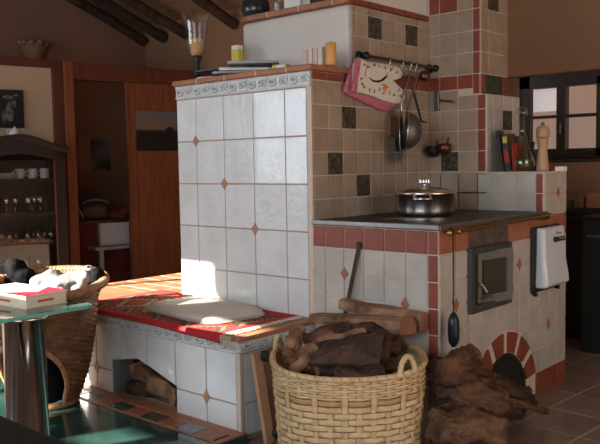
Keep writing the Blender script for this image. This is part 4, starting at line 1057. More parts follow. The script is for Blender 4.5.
# papers
rr = random.Random(11)
mg = [((206,233), 'paper', 0), ((214,262), 'card', 12), ((222,256), 'paper', 25), ((208,240), 'photo_dark', -14), ((228,272), 'card', 20)]
labs = ['loose white sheets lowest in the pile on the stove ledge', 'grey magazine in the pile on the stove ledge', 'white magazine near the top of the ledge pile', 'dark printed leaflet fanned out at the left of the ledge pile', 'silver grey booklet topmost in the ledge pile']
zc = ZL+.001
for i, ((xa, xb), m_, an) in enumerate(mg):
    pc_ = at((xa+xb)/2, 72, 'Y', .07); wd = .26+.04*(i % 2); th = (.009, .013, .014, .010, .016)[i]
    Rm = Matrix.Translation((pc_.x, .115-.004*i, zc)) @ Matrix.Rotation(radians(an+20), 4, 'Z')
    mb = MB(); mb.box((-wd/2, -.09, 0), (wd/2, .09, th*.5), 0, Rm)
    mb.box((-wd/2+.004, -.072, th*.5), (wd/2-.002, .07, th*.8), 1, Rm); mb.box((-wd/2, -.075, th*.8), (wd/2, .075, th), 0, Rm)
    single('magazine', mb, [m_, 'paper'], labs[i], 'magazine', 'papers on the stove ledge', base=(pc_.x, .14, zc)); zc += th+.0005
p = at(237.5, 64, 'Y', .20); p.z = ZL
t = thing('yellow_carton', 'upright yellow and white carton standing behind the papers on the ledge', 'carton', p)
mb = MB(); mb.box(p+V((-.028,-.02,0)), p+V((.028,.02,.165))); mb.build('carton_body', 'yellow', t, .003); mb = MB(); mb.box(p+V((-.027,-.019,.165)), p+V((.027,.019,.188))); mb.build('carton_top', 'paper', t, .002)
p = at(281, 67, 'Y', .03); p.z = ZL
mb = MB(); mb.box((-.04,-.02,0),(.04,.02,.020), 0, Matrix.Translation(p)@Matrix.Rotation(.3,4,'Z')); mb.box((-.02,-.021,.003),(.03,.021,.0205), 1, Matrix.Translation(p)@Matrix.Rotation(.3,4,'Z')); single('matchbox', mb, ['yellow', 'paper'], 'flat yellow packet lying on the ledge in front of the plaster', 'box', base=p, bevel=.001)
for i in range(4):
    p = at(308+i*4.9, 65, 'Y', .10); p.z = ZL; hh = .088+.003*(i % 2); mb = MB(); mb.box(p+V((-.014,-.02,0)), p+V((.013,.02,hh)), 0); mb.box(p+V((-.0145,-.0205,hh*.47)), p+V((.0135,.0205,hh*.51)), 1)
    single('spice_packet', mb, ['pink' if i % 2 == 0 else 'candle_white', 'pink'], ['pale pink packet farthest left of the four beside the orange candle', 'white packet second from the left of the four by the candle', 'pale pink packet third from the left, next to the last white one', 'white packet touching the orange candle'][i], 'packet', 'small packets on the stove ledge', base=p, bevel=.002)
p = at(331, 67, 'Y', .10); p.z = ZL
t = thing('pillar_candle', 'orange pillar candle at the ledge corner beside the packets', 'candle', p)
mb = MB(); mb.lathe([(0, 0), (.026, 0), (.027, .003), (.027, .103), (.024, .107), (.01, .103), (0, .103)], p, 24); mb.build('candle_wax', 'candle', t); mb = MB(); mb.tube([p+Z*.10, p+Z*.116], .0015, 6); mb.build('wick', 'black', t)
# on the upper cap
ZU = 2.066
p = at(256, 17, 'Y', .45); p.z = ZU
mb = MB(); mb.lathe([(0, 0), (.05, 0), (.075, .03), (.085, .07), (.078, .11), (.06, .13), (.065, .14), (.058, .14), (.05, .12), (0, .02)], p, 28)
single('round_vase', mb, mat('dark glazed pot', (.02,.028,.026), .2), 'dark glazed round pot at the left end of the upper ledge', 'pot', base=p)
p = at(278, 12, 'Y', .42); p.z = ZU
t = thing('glass_jar', 'tall glass jar standing left of the white box on the upper ledge', 'jar', p)
mb = MB(); mb.lathe([(0, 0), (.022, 0), (.022, .1), (.014, .12), (.014, .14)], p, 20); mb.build('jar_glass', 'glass', t); mb = MB(); mb.lathe([(0, .002), (.020, .002), (.020, .06), (0, .06)], p, 16); mb.build('jar_contents', 'box_white', t)
p = at(295, 8, 'Y', .42); p.z = ZU; mb = MB(); mb.box(p+V((-.055,-.03,0)), p+V((.06,.05,.16))); single('white_carton', mb, 'paper', 'white cardboard box on the upper ledge', 'box', base=p, bevel=.003)
p = at(322, 4, 'Y', .42); p.z = ZU; mb = MB(); mb.box(p+V((-.055,-.04,0)), p+V((.08,.05,.12))); single('black_case', mb, 'black', 'black case right of the white box on the upper ledge', 'case', base=p, bevel=.006)

# ================================================================== right background: cabinet
YC = 2.30; a = at(560, 208, 'Y', YC); b = at(595, 208, 'Y', YC)
t = thing('kitchen_cabinet', 'dark wooden base cabinet standing under the small window', 'cabinet', V((b.x, YC, 0)))
zt_ = a.z
mb = MB(); mb.box((b.x-.75, YC+.02, 0), (b.x, YW-.02, zt_-.03)); mb.build('cabinet_body', 'wood_dark', t, .003)
mb = MB(); mb.box((b.x-.77, YC-.02, zt_-.03), (b.x+.015, YW-.02, zt_)); mb.build('cabinet_top', 'wood_dark', t, .004)
zd = at(580, 224, 'Y', YC).z; zq = at(580, 245, 'Y', YC).z
for i, (z0, z1) in enumerate(((zd+.005, zt_-.04), (.08, zd-.005))):
    mb = MB(); mb.box((b.x-.30, YC, z0), (b.x-.012, YC+.02, z1)); dr = mb.build('drawer' if i == 0 else 'cabinet_door', 'wood_dark', t, .004)
    mb = MB(); 
    if i == 0: mb.tube([(b.x-.25, YC-.02, z1-.07), (b.x-.25+.03, YC-.03, z1-.085), (b.x-.19, YC-.02, z1-.07)], .005, 6)
    else: mb.ball((b.x-.27, YC-.015, z1-.12), .012, n=10)
    mb.build('cabinet_handle', 'iron', dr)
p = at(586, 208, 'Y', YC+.15); p.z = zt_
mb = MB(); mb.box((p.x-.07, YC+.1, zt_), (p.x+.0, YC+.25, zt_+.075)); single('tea_tin', mb, 'cutwood', 'brown wooden box on the dark cabinet, nearest the stove', 'box', base=(p.x,YC+.1,zt_), bevel=.004)
mb = MB(); mb.box((p.x+.02, YC+.1, zt_), (p.x+.16, YC+.26, zt_+.095)); single('tea_tin', mb, 'terracotta', 'reddish box at the right end of the dark cabinet', 'box', base=(p.x+.02,YC+.1,zt_), bevel=.004)
mb = MB(); mb.tube([V((p.x-.13+.001*k, YC+.18, zt_+.03)) for k in (0, 30)], .028, 14); mb.box((p.x-.16, YC+.12, zt_), (p.x-.085, YC+.24, zt_+.03)); single('bread_tin', mb, 'dull_steel', 'small dull metal tin beside the brown wooden box', 'tin', base=(p.x-.12,YC+.1,zt_), bevel=.004)
# dark range at the right of the cabinet
mb = MB(); mb.box((b.x+.03, YC-.3, 0), (b.x+.7, YW-.02, zt_-.05)); t = thing('kitchen_range', 'blackish green range at the far right beside the dark cabinet', 'range', V((b.x+.3, YC, 0))); mb.build('range_body', mat('blackish green enamel', (.012,.018,.014), .4), t, .01)
mb = MB(); mb.box((b.x+.02, YC-.32, zt_-.05), (b.x+.72, YW-.02, zt_-.03)); mb.build('range_top', 'iron', t, .004); mb = MB(); mb.tube([(b.x+.08, YC-.34, zt_-.15), (b.x+.6, YC-.34, zt_-.15)], .01, 8); mb.build('range_rail', 'dull_steel', t)

# ================================================================== left background: display cabinet
OFF = .55     # in front of the partition
def dc(x, y, off=OFF): 
    u_, z_ = gp(x, y, off); return u_, z_
uR = dc(65, 200)[0]; uC = dc(21, 200)[0]; uL = 2*uC-uR; dep = .40
base = q0+w*uC+n*(OFF-.2)
t = thing('display_cabinet', 'dark wooden glazed cabinet with arched top against the cream wall', 'cabinet', base)
zs0 = dc(60, 150)[1]; zcrown = dc(22, 138)[1]
def pt(u, tt, z): return q0+w*u+n*tt+Z*z
mb = MB()
gbox(mb, q0, uR-.03, uR, 0, zs0, OFF, OFF-dep); gbox(mb, q0, uL, uL+.03, 0, zs0, OFF, OFF-dep); gbox(mb, q0, uL, uR, 0, .05, OFF, OFF-dep); gbox(mb, q0, uL, uR, 0, zs0+.05, OFF-dep+.02, OFF-dep)
mb.build('cabinet_body', 'wood_dark', t, .003)
# arched front: stiles and arched head
mb = MB(); st_w = .095
gbox(mb, q0, uR-st_w, uR, 0, zs0, OFF+.02, OFF); gbox(mb, q0, uL, uL+st_w, 0, zs0, OFF+.02, OFF); gbox(mb, q0, uL, uR, 0, .25, OFF+.02, OFF)
k = 20; up = []; lo = []
zi = dc(50, 160)[1]; zi_c = dc(25, 154)[1]
for i in range(k+1):
    f = i/k; u_ = uL+(uR-uL)*f; g = cos((f-.5)*2*pi)*.5+.5
    up.append(pt(u_, OFF, zs0+(zcrown-zs0)*g)); 
    lo.append(pt(u_, OFF, zi+(zi_c-zi)*g))
mb.prism(lo+up[::-1], n, .02); dfr = mb.build('glazed_door', 'wood_dark', t, .003)
mb = MB(); 
for i in range(k+1):
    pass
crn = [pt(uL-.035+(uR-uL+.07)*i/k, OFF+.0, zs0+(zcrown-zs0)*(cos((i/k-.5)*2*pi)*.5+.5)+.012) for i in range(k+1)]
vs = []
for p in crn: vs += [p+n*.05, p+n*.03-Z*.035, p-n*dep-Z*.035, p-n*dep+Z*.02, p+n*.05+Z*.02]
mb.add(vs, [(i*5+j, i*5+(j+1) % 5, (i+1)*5+(j+1) % 5, (i+1)*5+j) for i in range(k) for j in range(5)]+[(0,1,2,3,4), tuple(range(k*5, k*5+5))[::-1]], 0); mb.build('arched_cornice', 'wood_dark', t)
mb = MB(); gbox(mb, q0, uR-st_w, uR-st_w+.012, .25, zi, OFF+.03, OFF+.02); gbox(mb, q0, uL+st_w-.012, uL+st_w, .25, zi, OFF+.03, OFF+.02); mb.build('door_beading', 'wood_red', dfr)
mb = MB(); gbox(mb, q0, uL+st_w, uR-st_w, .25, zi, OFF+.008, OFF+.004); mb.build('door_glass', 'pane', dfr)
shz = [dc(30, 178.5, OFF-.18)[1], dc(30, 213, OFF-.18)[1], dc(30, 241, OFF-.18)[1], dc(30, 268, OFF-.18)[1]]
for z in shz:
    mb = MB(); gbox(mb, q0, uL+.03, uR-.03, z-.018, z, OFF-.02, OFF-dep+.02); mb.build('shelf', 'wood_dark', t)
def cab_pt(x, k, tt=OFF-.16): 
    u_, _ = gp(x, 200, tt); return pt(u_, tt, shz[k])
def mug(p, lab, h=.085, r=.038):
    t = thing('white_mug', lab, 'mug', p, 'white mugs on the top cabinet shelf')
    mb = MB(); mb.lathe([(0, .0), (r*.85, 0), (r, .01), (r, h), (r*.92, h), (r*.9, .012), (0, .01)], p, 20); mb.build('mug_body', 'white_china', t)
    mb = MB(); mb.tube([p-w*(r*.9)+Z*(h*.8), p-w*(r*1.6)+Z*(h*.7), p-w*(r*1.6)+Z*(h*.35), p-w*(r*.9)+Z*(h*.2)], .006, 6); mb.build('mug_handle', 'white_china', t)
for x_, l in ((21, 'white mug on the top cabinet shelf, nearest the plates'), (33.5, 'white mug between two others on the top cabinet shelf'), (45.5, 'white mug at the right end of the top cabinet shelf')): mug(cab_pt(x_, 0), l)
p = cab_pt(7, 0); zc = 0
for i in range(3):
    q = p+Z*zc; mb = MB(); mb.lathe([(0, 0), (.05, 0), (.085, .012), (.088, .016), (.05, .006), (0, .005)], q, 24)
    single('china_plate', mb, 'white_china', ['lowest plate of the stack left of the mugs', 'middle plate of the stack left of the mugs', 'topmost plate of the stack left of the mugs'][i], 'plate', 'plates stacked in the cabinet', base=q); zc += .017
def wineglass(p, lab, h=.15, r=.032, grp='stemmed glasses in the cabinet'):
    mb = MB(); mb.lathe([(0, 0), (r, 0), (r, .003), (.005, .008), (.004, h*.45), (r*.7, h*.55), (r, h*.75), (r*.85, h), (r*.8, h), (r*.93, h*.75), (r*.6, h*.57), (0, h*.5)], p, 18)
    return single('wine_glass', mb, 'cab_glass', lab, 'glass', grp, base=p)
def tumbler(p, lab, h=.10, r=.03):
    mb = MB(); mb.lathe([(0, 0), (r*.85, 0), (r, h), (r*.92, h), (r*.78, .008), (0, .008)], p, 16)
    return single('tumbler', mb, 'cab_glass', lab, 'glass', 'tumblers in the cabinet', base=p)
for i, x_ in enumerate((6, 15, 28, 34, 40)): wineglass(cab_pt(x_, 1, OFF-.10-.06*(i % 2)), 'stemmed glass on the second cabinet shelf, ' + ['farthest left', 'second from the left', 'middle one of the row', 'second from the right', 'farthest right'][i])
for i, x_ in enumerate((8, 14, 26, 32, 37, 43, 50)): tumbler(cab_pt(x_, 2, OFF-.09-.07*(i % 2)), 'clear tumbler on the third cabinet shelf, ' + ['farthest left', 'second from left', 'third from left', 'in the middle', 'third from right', 'second from right', 'farthest right'][i])
for i, x_ in enumerate((12, 24, 36)): tumbler(cab_pt(x_, 3, OFF-.10), 'clear tumbler on the lowest visible cabinet shelf, ' + ['left one', 'middle one', 'right one'][i])
p = pt(dc(15, 137, OFF-.1)[0], OFF-.1, zcrown+.02); sc = .0088
t = thing('china_teapot', 'small white china pot standing on top of the arched cabinet', 'teapot', p)
mb = MB(); mb.lathe([(0, 0), (.028, 0), (.042, .02), (.042, .04), (.028, .06), (.012, .066), (.010, .075), (0, .078)], p, 20); mb.build('pot_body', 'white_china', t)
mb = MB(); mb.tube([p+w*.035+Z*.02, p+w*.06+Z*.035, p+w*.07+Z*.06], [.010, .008, .006], 8); mb.build('spout', 'white_china', t)
mb = MB(); mb.tube([p-w*.035+Z*.05, p-w*.06+Z*.05, p-w*.06+Z*.025, p-w*.038+Z*.018], .005, 6); mb.build('pot_handle', 'white_china', t)

# ================================================================== foreground left: table, chair, stool
ZT = .70
g = at(95, 304, 'Z', ZT); fx1 = g.x; fy1 = g.y
tc = V((fx1-.27, fy1-.235, 0)); colp = at(23, 312, 'Z', ZT); tc = V((colp.x, colp.y, 0.))
x0, x1, y0, y1 = fx1-.56, fx1, fy1-.50, fy1
t = thing('glass_side_table', 'square glass topped side table on a fat chrome column', 'table', tc)
def rrect(x0, x1, y0, y1, r, z):
    out = []
    for cx, cy, a0 in ((x1-r, y1-r, 0), (x0+r, y1-r, pi/2), (x0+r, y0+r, pi), (x1-r, y0+r, 3*pi/2)):
        for i in range(6): a = a0+pi/2*i/5; out.append(V((cx+r*cos(a), cy+r*sin(a), z)))
    return out
mb = MB(); ou = rrect(x0, x1, y0, y1, .03, ZT-.013); k = len(ou)
top = [p+Z*.013 for p in ou]
mb.add(ou+top, [tuple(range(k))[::-1], tuple(range(k, 2*k))], 0); mb.add(ou+top, [(i, (i+1) % k, k+(i+1) % k, k+i) for i in range(k)], 1)
gt = mb.build('glass_top', ['glass_green', 'glass_edge'], t)
rc = .076
mb = MB(); mb.lathe([(0, 0), (.19, 0), (.195, .006), (.19, .014), (rc, .016)], tc, 48); mb.build('table_base', 'chrome', t)
mb = MB(); mb.lathe([(rc, .014), (rc, ZT-.013-.012), (rc+.01, ZT-.013-.010), (rc+.01, ZT-.013), (0, ZT-.013)], tc, 48); mb.build('chrome_column', 'chrome', t)
# books on the table
def book(xa, xb, ya, yb, z, h, cov, lab, spine='x', rot=0.):
    c = V(((xa+xb)/2, (ya+yb)/2, z)); Rm = Matrix.Translation(c)@Matrix.Rotation(radians(rot), 4, 'Z'); dx, dy = (xb-xa)/2, (yb-ya)/2
    t = thing('thick_book', lab, 'book', c, 'books on the glass table')
    mb = MB(); mb.box((-dx, -dy, 0), (dx, dy, .003), M_=Rm); mb.box((-dx, -dy, h-.003), (dx, dy, h), M_=Rm); mb.box((-dx, -dy, 0), (-dx+.003, dy, h), M_=Rm); cv = mb.build('book_cover', cov, t, .0015)
    mb = MB(); mb.box((-dx+.003, -dy+.004, .003), (dx-.004, dy-.004, h-.003), M_=Rm); mb.build('book_pages', 'book_pages', t, .001)
    return t, Rm, dx, dy
b1 = at(68, 303, 'Z', ZT); b2 = at(25, 313, 'Z', ZT)
bt, Rm, dx, dy = book(b1.x-.36, b1.x-.005, b1.y-.19, b1.y-.005, ZT, .048, 'book_pages', 'thick paperback with a crimson and white cover on the glass table', rot=4)
mb = MB(); mb.box((-dx, -dy, .0482), (dx, dy, .0505), M_=Rm); cv = mb.build('front_cover', mat('white glossy cover', (.74,.70,.66), .4), bt)
mb = MB(); 
mb.prism([Rm@V(p) for p in ((dx, -dy, .0507), (dx, dy, .0507), (dx-.13, dy, .0507), (dx-.06, -.0, .0507), (dx-.16, -dy, .0507))], Z, .0006); mb.build('crimson_panel', 'book_red', cv)
mb = MB(); mb.box((dx-.003, -.04, .020), (dx-.0035+.001, .03, .028), M_=Rm); mb.box((-.02, -dy+.003, .018), (.07, -dy+.0037, .026), M_=Rm); mb.build('edge_lettering', 'red', bt)

# weave helper: rings of strands with over/under offset
def bz(a, z): return z*(1+(.010-.030*sin(a)**2)/.447)
def weave(radius, z0, z1, rows, nst, cx, thick, hgt, mats, ang=(0, 2*pi), closed=True, phase=0., sub=4, dark=(), zf=lambda a, z: z):
    """radius(a,z)->(x,y) offset; strands run round, woven in and out of nst stakes"""
    mbs = MB(); N_ = nst*sub
    for r in range(rows):
        z = z0+(z1-z0)*(r+.5)/rows; pts = []; off = r % 2
        ra = range(N_) if closed else range(N_+1)
        for j in ra:
            a = ang[0]+(ang[1]-ang[0])*j/N_
            amp = thick*1.0*cos(pi*(j/sub+off)); x, y = radius(a, z, amp)
            pts.append(V((cx[0]+x, cx[1]+y, cx[2]+zf(a, z))))
        mbs.tube(pts, (hgt, thick*.55) if False else [(hgt, thick*.5)]*len(pts), 6, mi=1 if r in dark else 0, closed=closed, flat=(0,0,1), cap=False)
    return mbs
# wood basket
bc = V((.538, -.43, 0)); yw = YAW
def bas(a, z, amp=0.):
    f = (z-.0)/.45; hw = .275+.025*f; hd = .225+.03*f; e = 2.9
    ca, sa = cos(a), sin(a); k = (abs(ca)**e+abs(sa)**e)**(-1/e)
    x, y = (hw+amp)*k*ca, (hd+amp)*k*sa
    return x*cos(yw)-y*sin(yw), x*sin(yw)+y*cos(yw)
t = thing('wood_basket', 'pale woven basket heaped with dark firewood in front of the stove', 'basket', bc)
mbw = weave(bas, .01, .335, 13, 34, bc, .0045, .0124, None, dark=(), zf=bz)
mbw.build('woven_body', ['reed', 'reed_dark'], t)
mbw = weave(bas, .362, .437, 7, 34, bc, .005, .0054, None, dark=(), zf=bz)
mbw.build('woven_upper_band', ['reed', 'reed_dark'], t)
mbw = weave(bas, .336, .360, 1, 34, bc, .006, .0115, None, dark=(0,), zf=bz); mbw.build('dark_band', ['reed', 'reed_dark'], t)
mb = MB()
for j in range(34):
    a = 2*pi*j/34
    mb.tube([bc+V((*bas(a, z), bz(a, z))) for z in (.0, .15, .3, .44)], [(.0135, .002)]*4, 6, flat=(-sin(a+yw), cos(a+yw), 0))
mb.build('basket_stakes', 'reed', t)
mb = MB(); mb.prism([bc+V((*bas(2*pi*j/40, 0, -.01), .004)) for j in range(40)], Z, .01); mb.build('basket_bottom', 'reed_dark', t)
mb = MB(); rim = [bc+V((*bas(2*pi*j/120, .45), bz(2*pi*j/120, .447))) for j in range(120)]
mb.tube(rim, .0115, 8, closed=True)
for j in range(60):
    p = rim[j*2]; q = rim[(j*2+1) % 120]; tv = (q-p).normalized(); side = tv.cross(Z)
    mb.tube([p-tv*.006+side*.0*sin(0)+V((0,0,0))+(side*cos(b_)+Z*sin(b_))*.0125+tv*.012*b_/6.28 for b_ in [2*pi*i/8 for i in range(9)]], .0022, 4, cap=False, mi=1)
mb.build('basket_rim', ['reed', 'reed_dark'], t)
for a0 in (radians(-50), radians(152)):
    mb = MB(); pa = bc+V((*bas(a0-.12, .45), bz(a0, .445))); pb = bc+V((*bas(a0+.12, .45), bz(a0, .445))); pm = (pa+pb)/2
    pts = [pa.lerp(pb, i/12)+Z*(.065*sin(pi*i/12)**.6) for i in range(13)]; mb.tube(pts, .010, 8)
    for i in range(1, 12):
        c_ = pts[i]; mb.tube([c_+V((cos(b_)*.011, sin(b_)*.011, cos(b_*1)*.003)) for b_ in [2*pi*q/8 for q in range(9)]], .003, 4)
    mb.build('basket_handle', 'reed', t)
# firewood in the basket
def bl(l, d, z): # basket-local: l = across the view, d = away from viewer
    l, d = l*1.08, d*1.1; return bc+V((l*cos(yw)-d*sin(yw), l*sin(yw)+d*cos(yw), z+(.045 if z > .35 else 0)))
G = 'firewood in the woven basket'
items = [
 ((-.05,-.185,.375),(.12,-.17,.385),.045,15,BK,'short dark log tight against the near rim of the basket'),
 ((-.20,.05,.12),(.18,.03,.14),.085,1,BK,'log buried low at the front of the basket'),
 ((-.18,.12,.29),(.20,.10,.28),.085,2,BK,'thick bark covered log across the middle of the basket'),
 ((-.12,-.09,.395),(.14,-.03,.435),.075,4,BK,'large dark slab of bark leaning at the front of the basket'),
 ((-.20,-.05,.40),(-.05,.10,.47),.036,6,SP,'pale split stick at the left of the basket'),
 ((-.16,.10,.46),(.02,.14,.49),.04,7,RT,'reddish gnarled piece behind the pale stick in the basket'),
 ((-.11,-.0,.475),(.07,.04,.505),.016,8,SP,'thin pale splinter lying on top of the basket heap'),
 ((.06,.08,.44),(.20,.03,.45),.055,10,RT,'knotty root lump by the right basket handle'),
 ((-.22,.02,.42),(-.17,.14,.49),.03,11,SP,'short split piece upright by the left basket handle'),
 ((.02,.14,.48),(.15,.16,.475),.04,13,BK,'dark log end at the back right of the basket'),
 ((-.21,-.08,.36),(-.12,-.03,.46),.028,14,SP,'broken stick poking up at the front left of the basket'),
]
for a, b, r, sd, mm, lab in items: chunk('firewood_log', bl(*a), bl(*b), r, sd, mm, lab, group=G, amp=.28, flat=.75, twist=.3)
# the broad bark slab at the basket front
P = [bl(-.15,-.155,.43), bl(-.02,-.165,.42), bl(.10,-.16,.425), bl(.118,-.12,.515), bl(.09,-.09,.525), bl(.0,-.05,.50), bl(-.09,-.06,.475)]
mb = MB(); c0 = sum(P, V())/7; k = 28
ring = []
for i in range(k):
    f = i/k*7; a = int(f); q = P[a].lerp(P[(a+1) % 7], f-a); ring.append(q+V([random.uniform(-.006, .006) for _ in range(3)]))
nrm = (P[0]-P[3]).cross(P[2]-P[6]).normalized(); nrm = nrm if nrm.dot(CAM-c0) > 0 else -nrm
lay = []
for sc_, h_ in ((1, -.02), (1, 0), (.75, .012), (.4, .02)):
    lay += [c0+(q-c0)*sc_+nrm*(h_+.006*mnoise.noise(q*30)) for q in ring]
fs = [(r*k+j, r*k+(j+1) % k, (r+1)*k+(j+1) % k, (r+1)*k+j) for r in range(3) for j in range(k)]+[tuple(range(3*k, 4*k)), tuple(range(k))[::-1]]
mb.add(lay, fs, 0); single('bark_slab', mb, 'bark', 'broad dark slab of bark topmost at the basket front', 'firewood', G, base=c0)
# split logs lying on top behind the basket
G2 = 'split logs lying behind the basket'
def beam(name, pa, pb, h, d, mats, lab, seed, grp):
    pa, pb = V(pa), V(pb); ax_ = (pb-pa); tt = ax_.normalized(); sd = tt.cross(Z).normalized(); up_ = sd.cross(tt); mb = MB(); seg = 18; vs = []
    prof = [(-.5,-.5),(-.1,-.56),(.5,-.45),(.56,-.1),(.5,.35),(.15,.5),(-.3,.46),(-.55,.1)]
    for i in range(seg+1):
        f = i/seg
        for q, (a, b) in enumerate(prof):
            nz = mnoise.noise(V((f*5, q*1.7, seed)))*.18+mnoise.noise(V((f*16, q*3.7, seed)))*.08
            hh = h*(.62+.5*f); vs.append(pa+ax_*f+sd*(a*d*(1+nz))+up_*(b*hh*(1+nz)))
    k = 8
    mb.add(vs, [(i*k+j, i*k+(j+1) % k, (i+1)*k+(j+1) % k, (i+1)*k+j) for i in range(seg) for j in range(k)], 0)
    mb.add(vs, [tuple(range(k))[::-1], tuple(range(seg*k, seg*k+k))], 1)
    return single(name, mb, mats, lab, 'firewood log', grp, base=(pa+pb)/2)
pa = at(317, 317, 'Y', -.10); pb = at(408, 326, 'Y', -.17)
beam('firewood_log', pa, pb, .062, .10, SP, 'long pale split log lying across bench corner and basket', 21, G2)
pa = at(343, 303, 'Y', -.05); pb = at(424, 322, 'Y', -.055)
beam('firewood_log', pa, pb, .075, .06, ['splitwood', 'cutwood'], 'darker split log lying behind the long pale one against the tiles', 33, G2)
# iron bar leaning on face A
a = at(359.5, 243, 'Y', -.016); b = at(347, 298, 'Y', -.05); d_ = (b-a); b2 = a+d_*((a.z-.003)/(a.z-b.z)); b2.y = -.16
b2 = V((b2.x, -.09, .004))
mb = MB(); mb.tube([a+V((0,0,.0)), b2], [(.0115,.004)]*2, 8, flat=(1,0,0)); mb.tube([a+V((0,.0,.002)), a-(a-b2).normalized()*.02], .0125, 10)
single('iron_poker', mb, 'bark', 'flat dark iron bar leaning upright against the front tiles', 'poker', base=b2)
# board leaning on the bench side
t = thing('wooden_board', 'brown panel with a pale plank edge leaning on the bench end', 'board', V((.07, -.35, 0)))
e0 = at(254, 353, 'X', .045); e1 = at(268, 447, 'X', .11); 
e1.z = max(e1.z, .004)
mb = MB(); tt = (e1-e0).normalized(); sd = V((0,1,0)); sd = (sd-tt*sd.dot(tt)).normalized(); nn = tt.cross(sd); 
q = [e0-sd*.026, e0+sd*.026, e1+sd*.026, e1-sd*.026]; nn = nn if nn.x > 0 else -nn
mb.prism(q, nn, .022); mb.build('plank_edge', 'pinkwood', t, .003)
mb = MB(); q = [e0+sd*.03+V((0,0,-.0)), e0+sd*.30+V((.0,0,0)), e1+sd*.30, e1+sd*.03]; mb.prism([p-nn*.0 for p in q], nn, .014); mb.build('panel', mat('brown panel', (.17,.07,.04), .6, var=.2, vscale=12), t, .002)
for i, f in enumerate((.055, .90)):
    p = e0.lerp(e1, f)+nn*.016+sd*.036; mb = MB(); mb.tube([p, p+nn*.018, p+nn*.024], [.024, .024, .016], 18); mb.build('rubber_knob', 'black', t)

# root wood pile in front of face B
G = 'gnarled firewood heaped beside the ash arch'
pile = [
 (at(432, 392, 'X', .80), at(505, 402, 'X', 1.00), .080, 41, 'large reddish root log across the middle of the heap'),
 (at(436, 424, 'X', .90), at(496, 430, 'X', 1.02), .080, 42, 'thick log lowest at the front of the heap'),
 (at(437, 372, 'X', .85), at(474, 366, 'X', .86), .066, 43, 'upright root chunk against the red corner tiles'),
 (at(458, 356, 'X', .84), at(476, 358, 'X', .85), .045, 44, 'knotted lump topmost on the heap'),
 (at(482, 388, 'X', .84), at(524, 396, 'X', .84), .060, 45, 'dark log lying in front of the ash door'),
 (at(440, 408, 'X', .84), at(520, 408, 'X', .86), .06, 46, 'dark log hidden low at the back of the heap'),
 (at(492, 378, 'X', .80), at(462, 384, 'X', .86), .042, 48, 'light brown twisted piece left of the ash arch'),
]
for pa, pb, r, sd, lab in pile:
    for p in (pa, pb): p.z = max(p.z, r*.85)
    chunk('root_log', pa, pb, r*1.15, sd, RT if sd not in (45, 42, 48) else (['bark', 'bark'] if sd == 45 else ['rootcut', 'rootcut']), lab, group=G, amp=.38, flat=.85, taper=.3, twist=.8, seg=44, n_=44)
pts = [at(488, 398, 'X', .95), at(505, 402, 'X', .95), at(520, 404, 'X', .93), at(533, 408, 'X', .92), at(545, 411, 'X', .92)]
for p in pts: p.z = max(p.z, .02)
mb = MB(); mb.tube(pts, [.034, .024, .017, .014, .017], 12); mb.ball(pts[-1], (.024,.02,.017), n=10)
o = single('root_branch', mb, 'rootcut', 'thin forked root sticking out to the right of the heap', 'firewood', G, base=pts[0])

# ------------------------------------------------------------------ wicker chair
cc = V((-.90, -.865, .043)); RR = .30
c1 = at(52, 401, 'Z', .045); cc = V((c1.x+.005, c1.y-.025, .043))
def chr_(a, z, amp=0.):
    f = min(max(z/.66, 0), 1); r = .13+.125*(1-(1-f)**2.2)**.8+.035*f**9; 
    if f > .9: r += .0
    return (r+amp)*cos(a), (r+amp)*sin(a)
# opening faces away from the bench towards the lower left of the view
front = math.atan2(-.75, .0)+0.0
op = radians(-60)
def rimz(a):
    d = (a-op+pi) % (2*pi)-pi
    return .600-.035*cos(d)
t = thing('wicker_tub_chair', 'brown woven wicker tub chair between glass table and tiled bench', 'chair', cc)
rows = 46; nst = 44; sub = 3; mbs = MB()
def open_z(a):   # lower border of the woven shell: arch-shaped gap on the viewer's left
    d = abs((a-op+pi) % (2*pi)-pi)
    if d > radians(62): return 0.0
    return .40*(1-(d/radians(62))**2)**.5
for r in range(rows):
    z = .01+.64*(r+.5)/rows; run = []
    N_ = nst*sub
    for j in range(N_+1):
        a = op+2*pi*j/N_
        if z > open_z(a):
            x, y = chr_(a, z, .0045*cos(pi*(j/sub+r % 2))); run.append(cc+V((x, y, z*rimz(a)/.65)))
        else:
            if len(run) > 2: mbs.tube(run, [(.0075, .0045)]*len(run), 5, flat=(0,0,1))
            run = []
    if len(run) > 2: mbs.tube(run, [(.0075, .0045)]*len(run), 5, flat=(0,0,1))
mbs.build('woven_shell', 'wicker', t)
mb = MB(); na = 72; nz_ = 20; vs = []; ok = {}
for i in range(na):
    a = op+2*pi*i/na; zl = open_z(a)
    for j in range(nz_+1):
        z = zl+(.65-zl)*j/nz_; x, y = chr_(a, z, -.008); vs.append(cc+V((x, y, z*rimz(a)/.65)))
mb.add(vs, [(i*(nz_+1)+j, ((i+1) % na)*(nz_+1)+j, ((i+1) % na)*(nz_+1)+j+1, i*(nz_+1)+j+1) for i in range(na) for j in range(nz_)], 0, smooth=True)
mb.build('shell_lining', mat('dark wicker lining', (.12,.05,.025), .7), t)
mb = MB(); K = 90
rim = [cc+V((*chr_(2*pi*j/K, .66, .012), rimz(2*pi*j/K)+.006)) for j in range(K)]
mb.tube(rim, .021, 10, closed=True)
for j in range(K):
    p = rim[j]; q = rim[(j+1) % K]; tv = (q-p).normalized(); side = tv.cross(Z)
    mb.tube([p+(side*cos(b_)+Z*sin(b_))*.0215+tv*.018*b_/6.28 for b_ in [2*pi*i/8 for i in range(9)]], .0035, 4, cap=False)
mb.build('rolled_rim', 'wicker_light', t)
mb = MB(); edge = []
for i in range(41):
    a = op-radians(62)+radians(124)*i/40; z = open_z(a); x, y = chr_(a, z, .004); edge.append(cc+V((x, y, z*rimz(a)/.65+.004)))
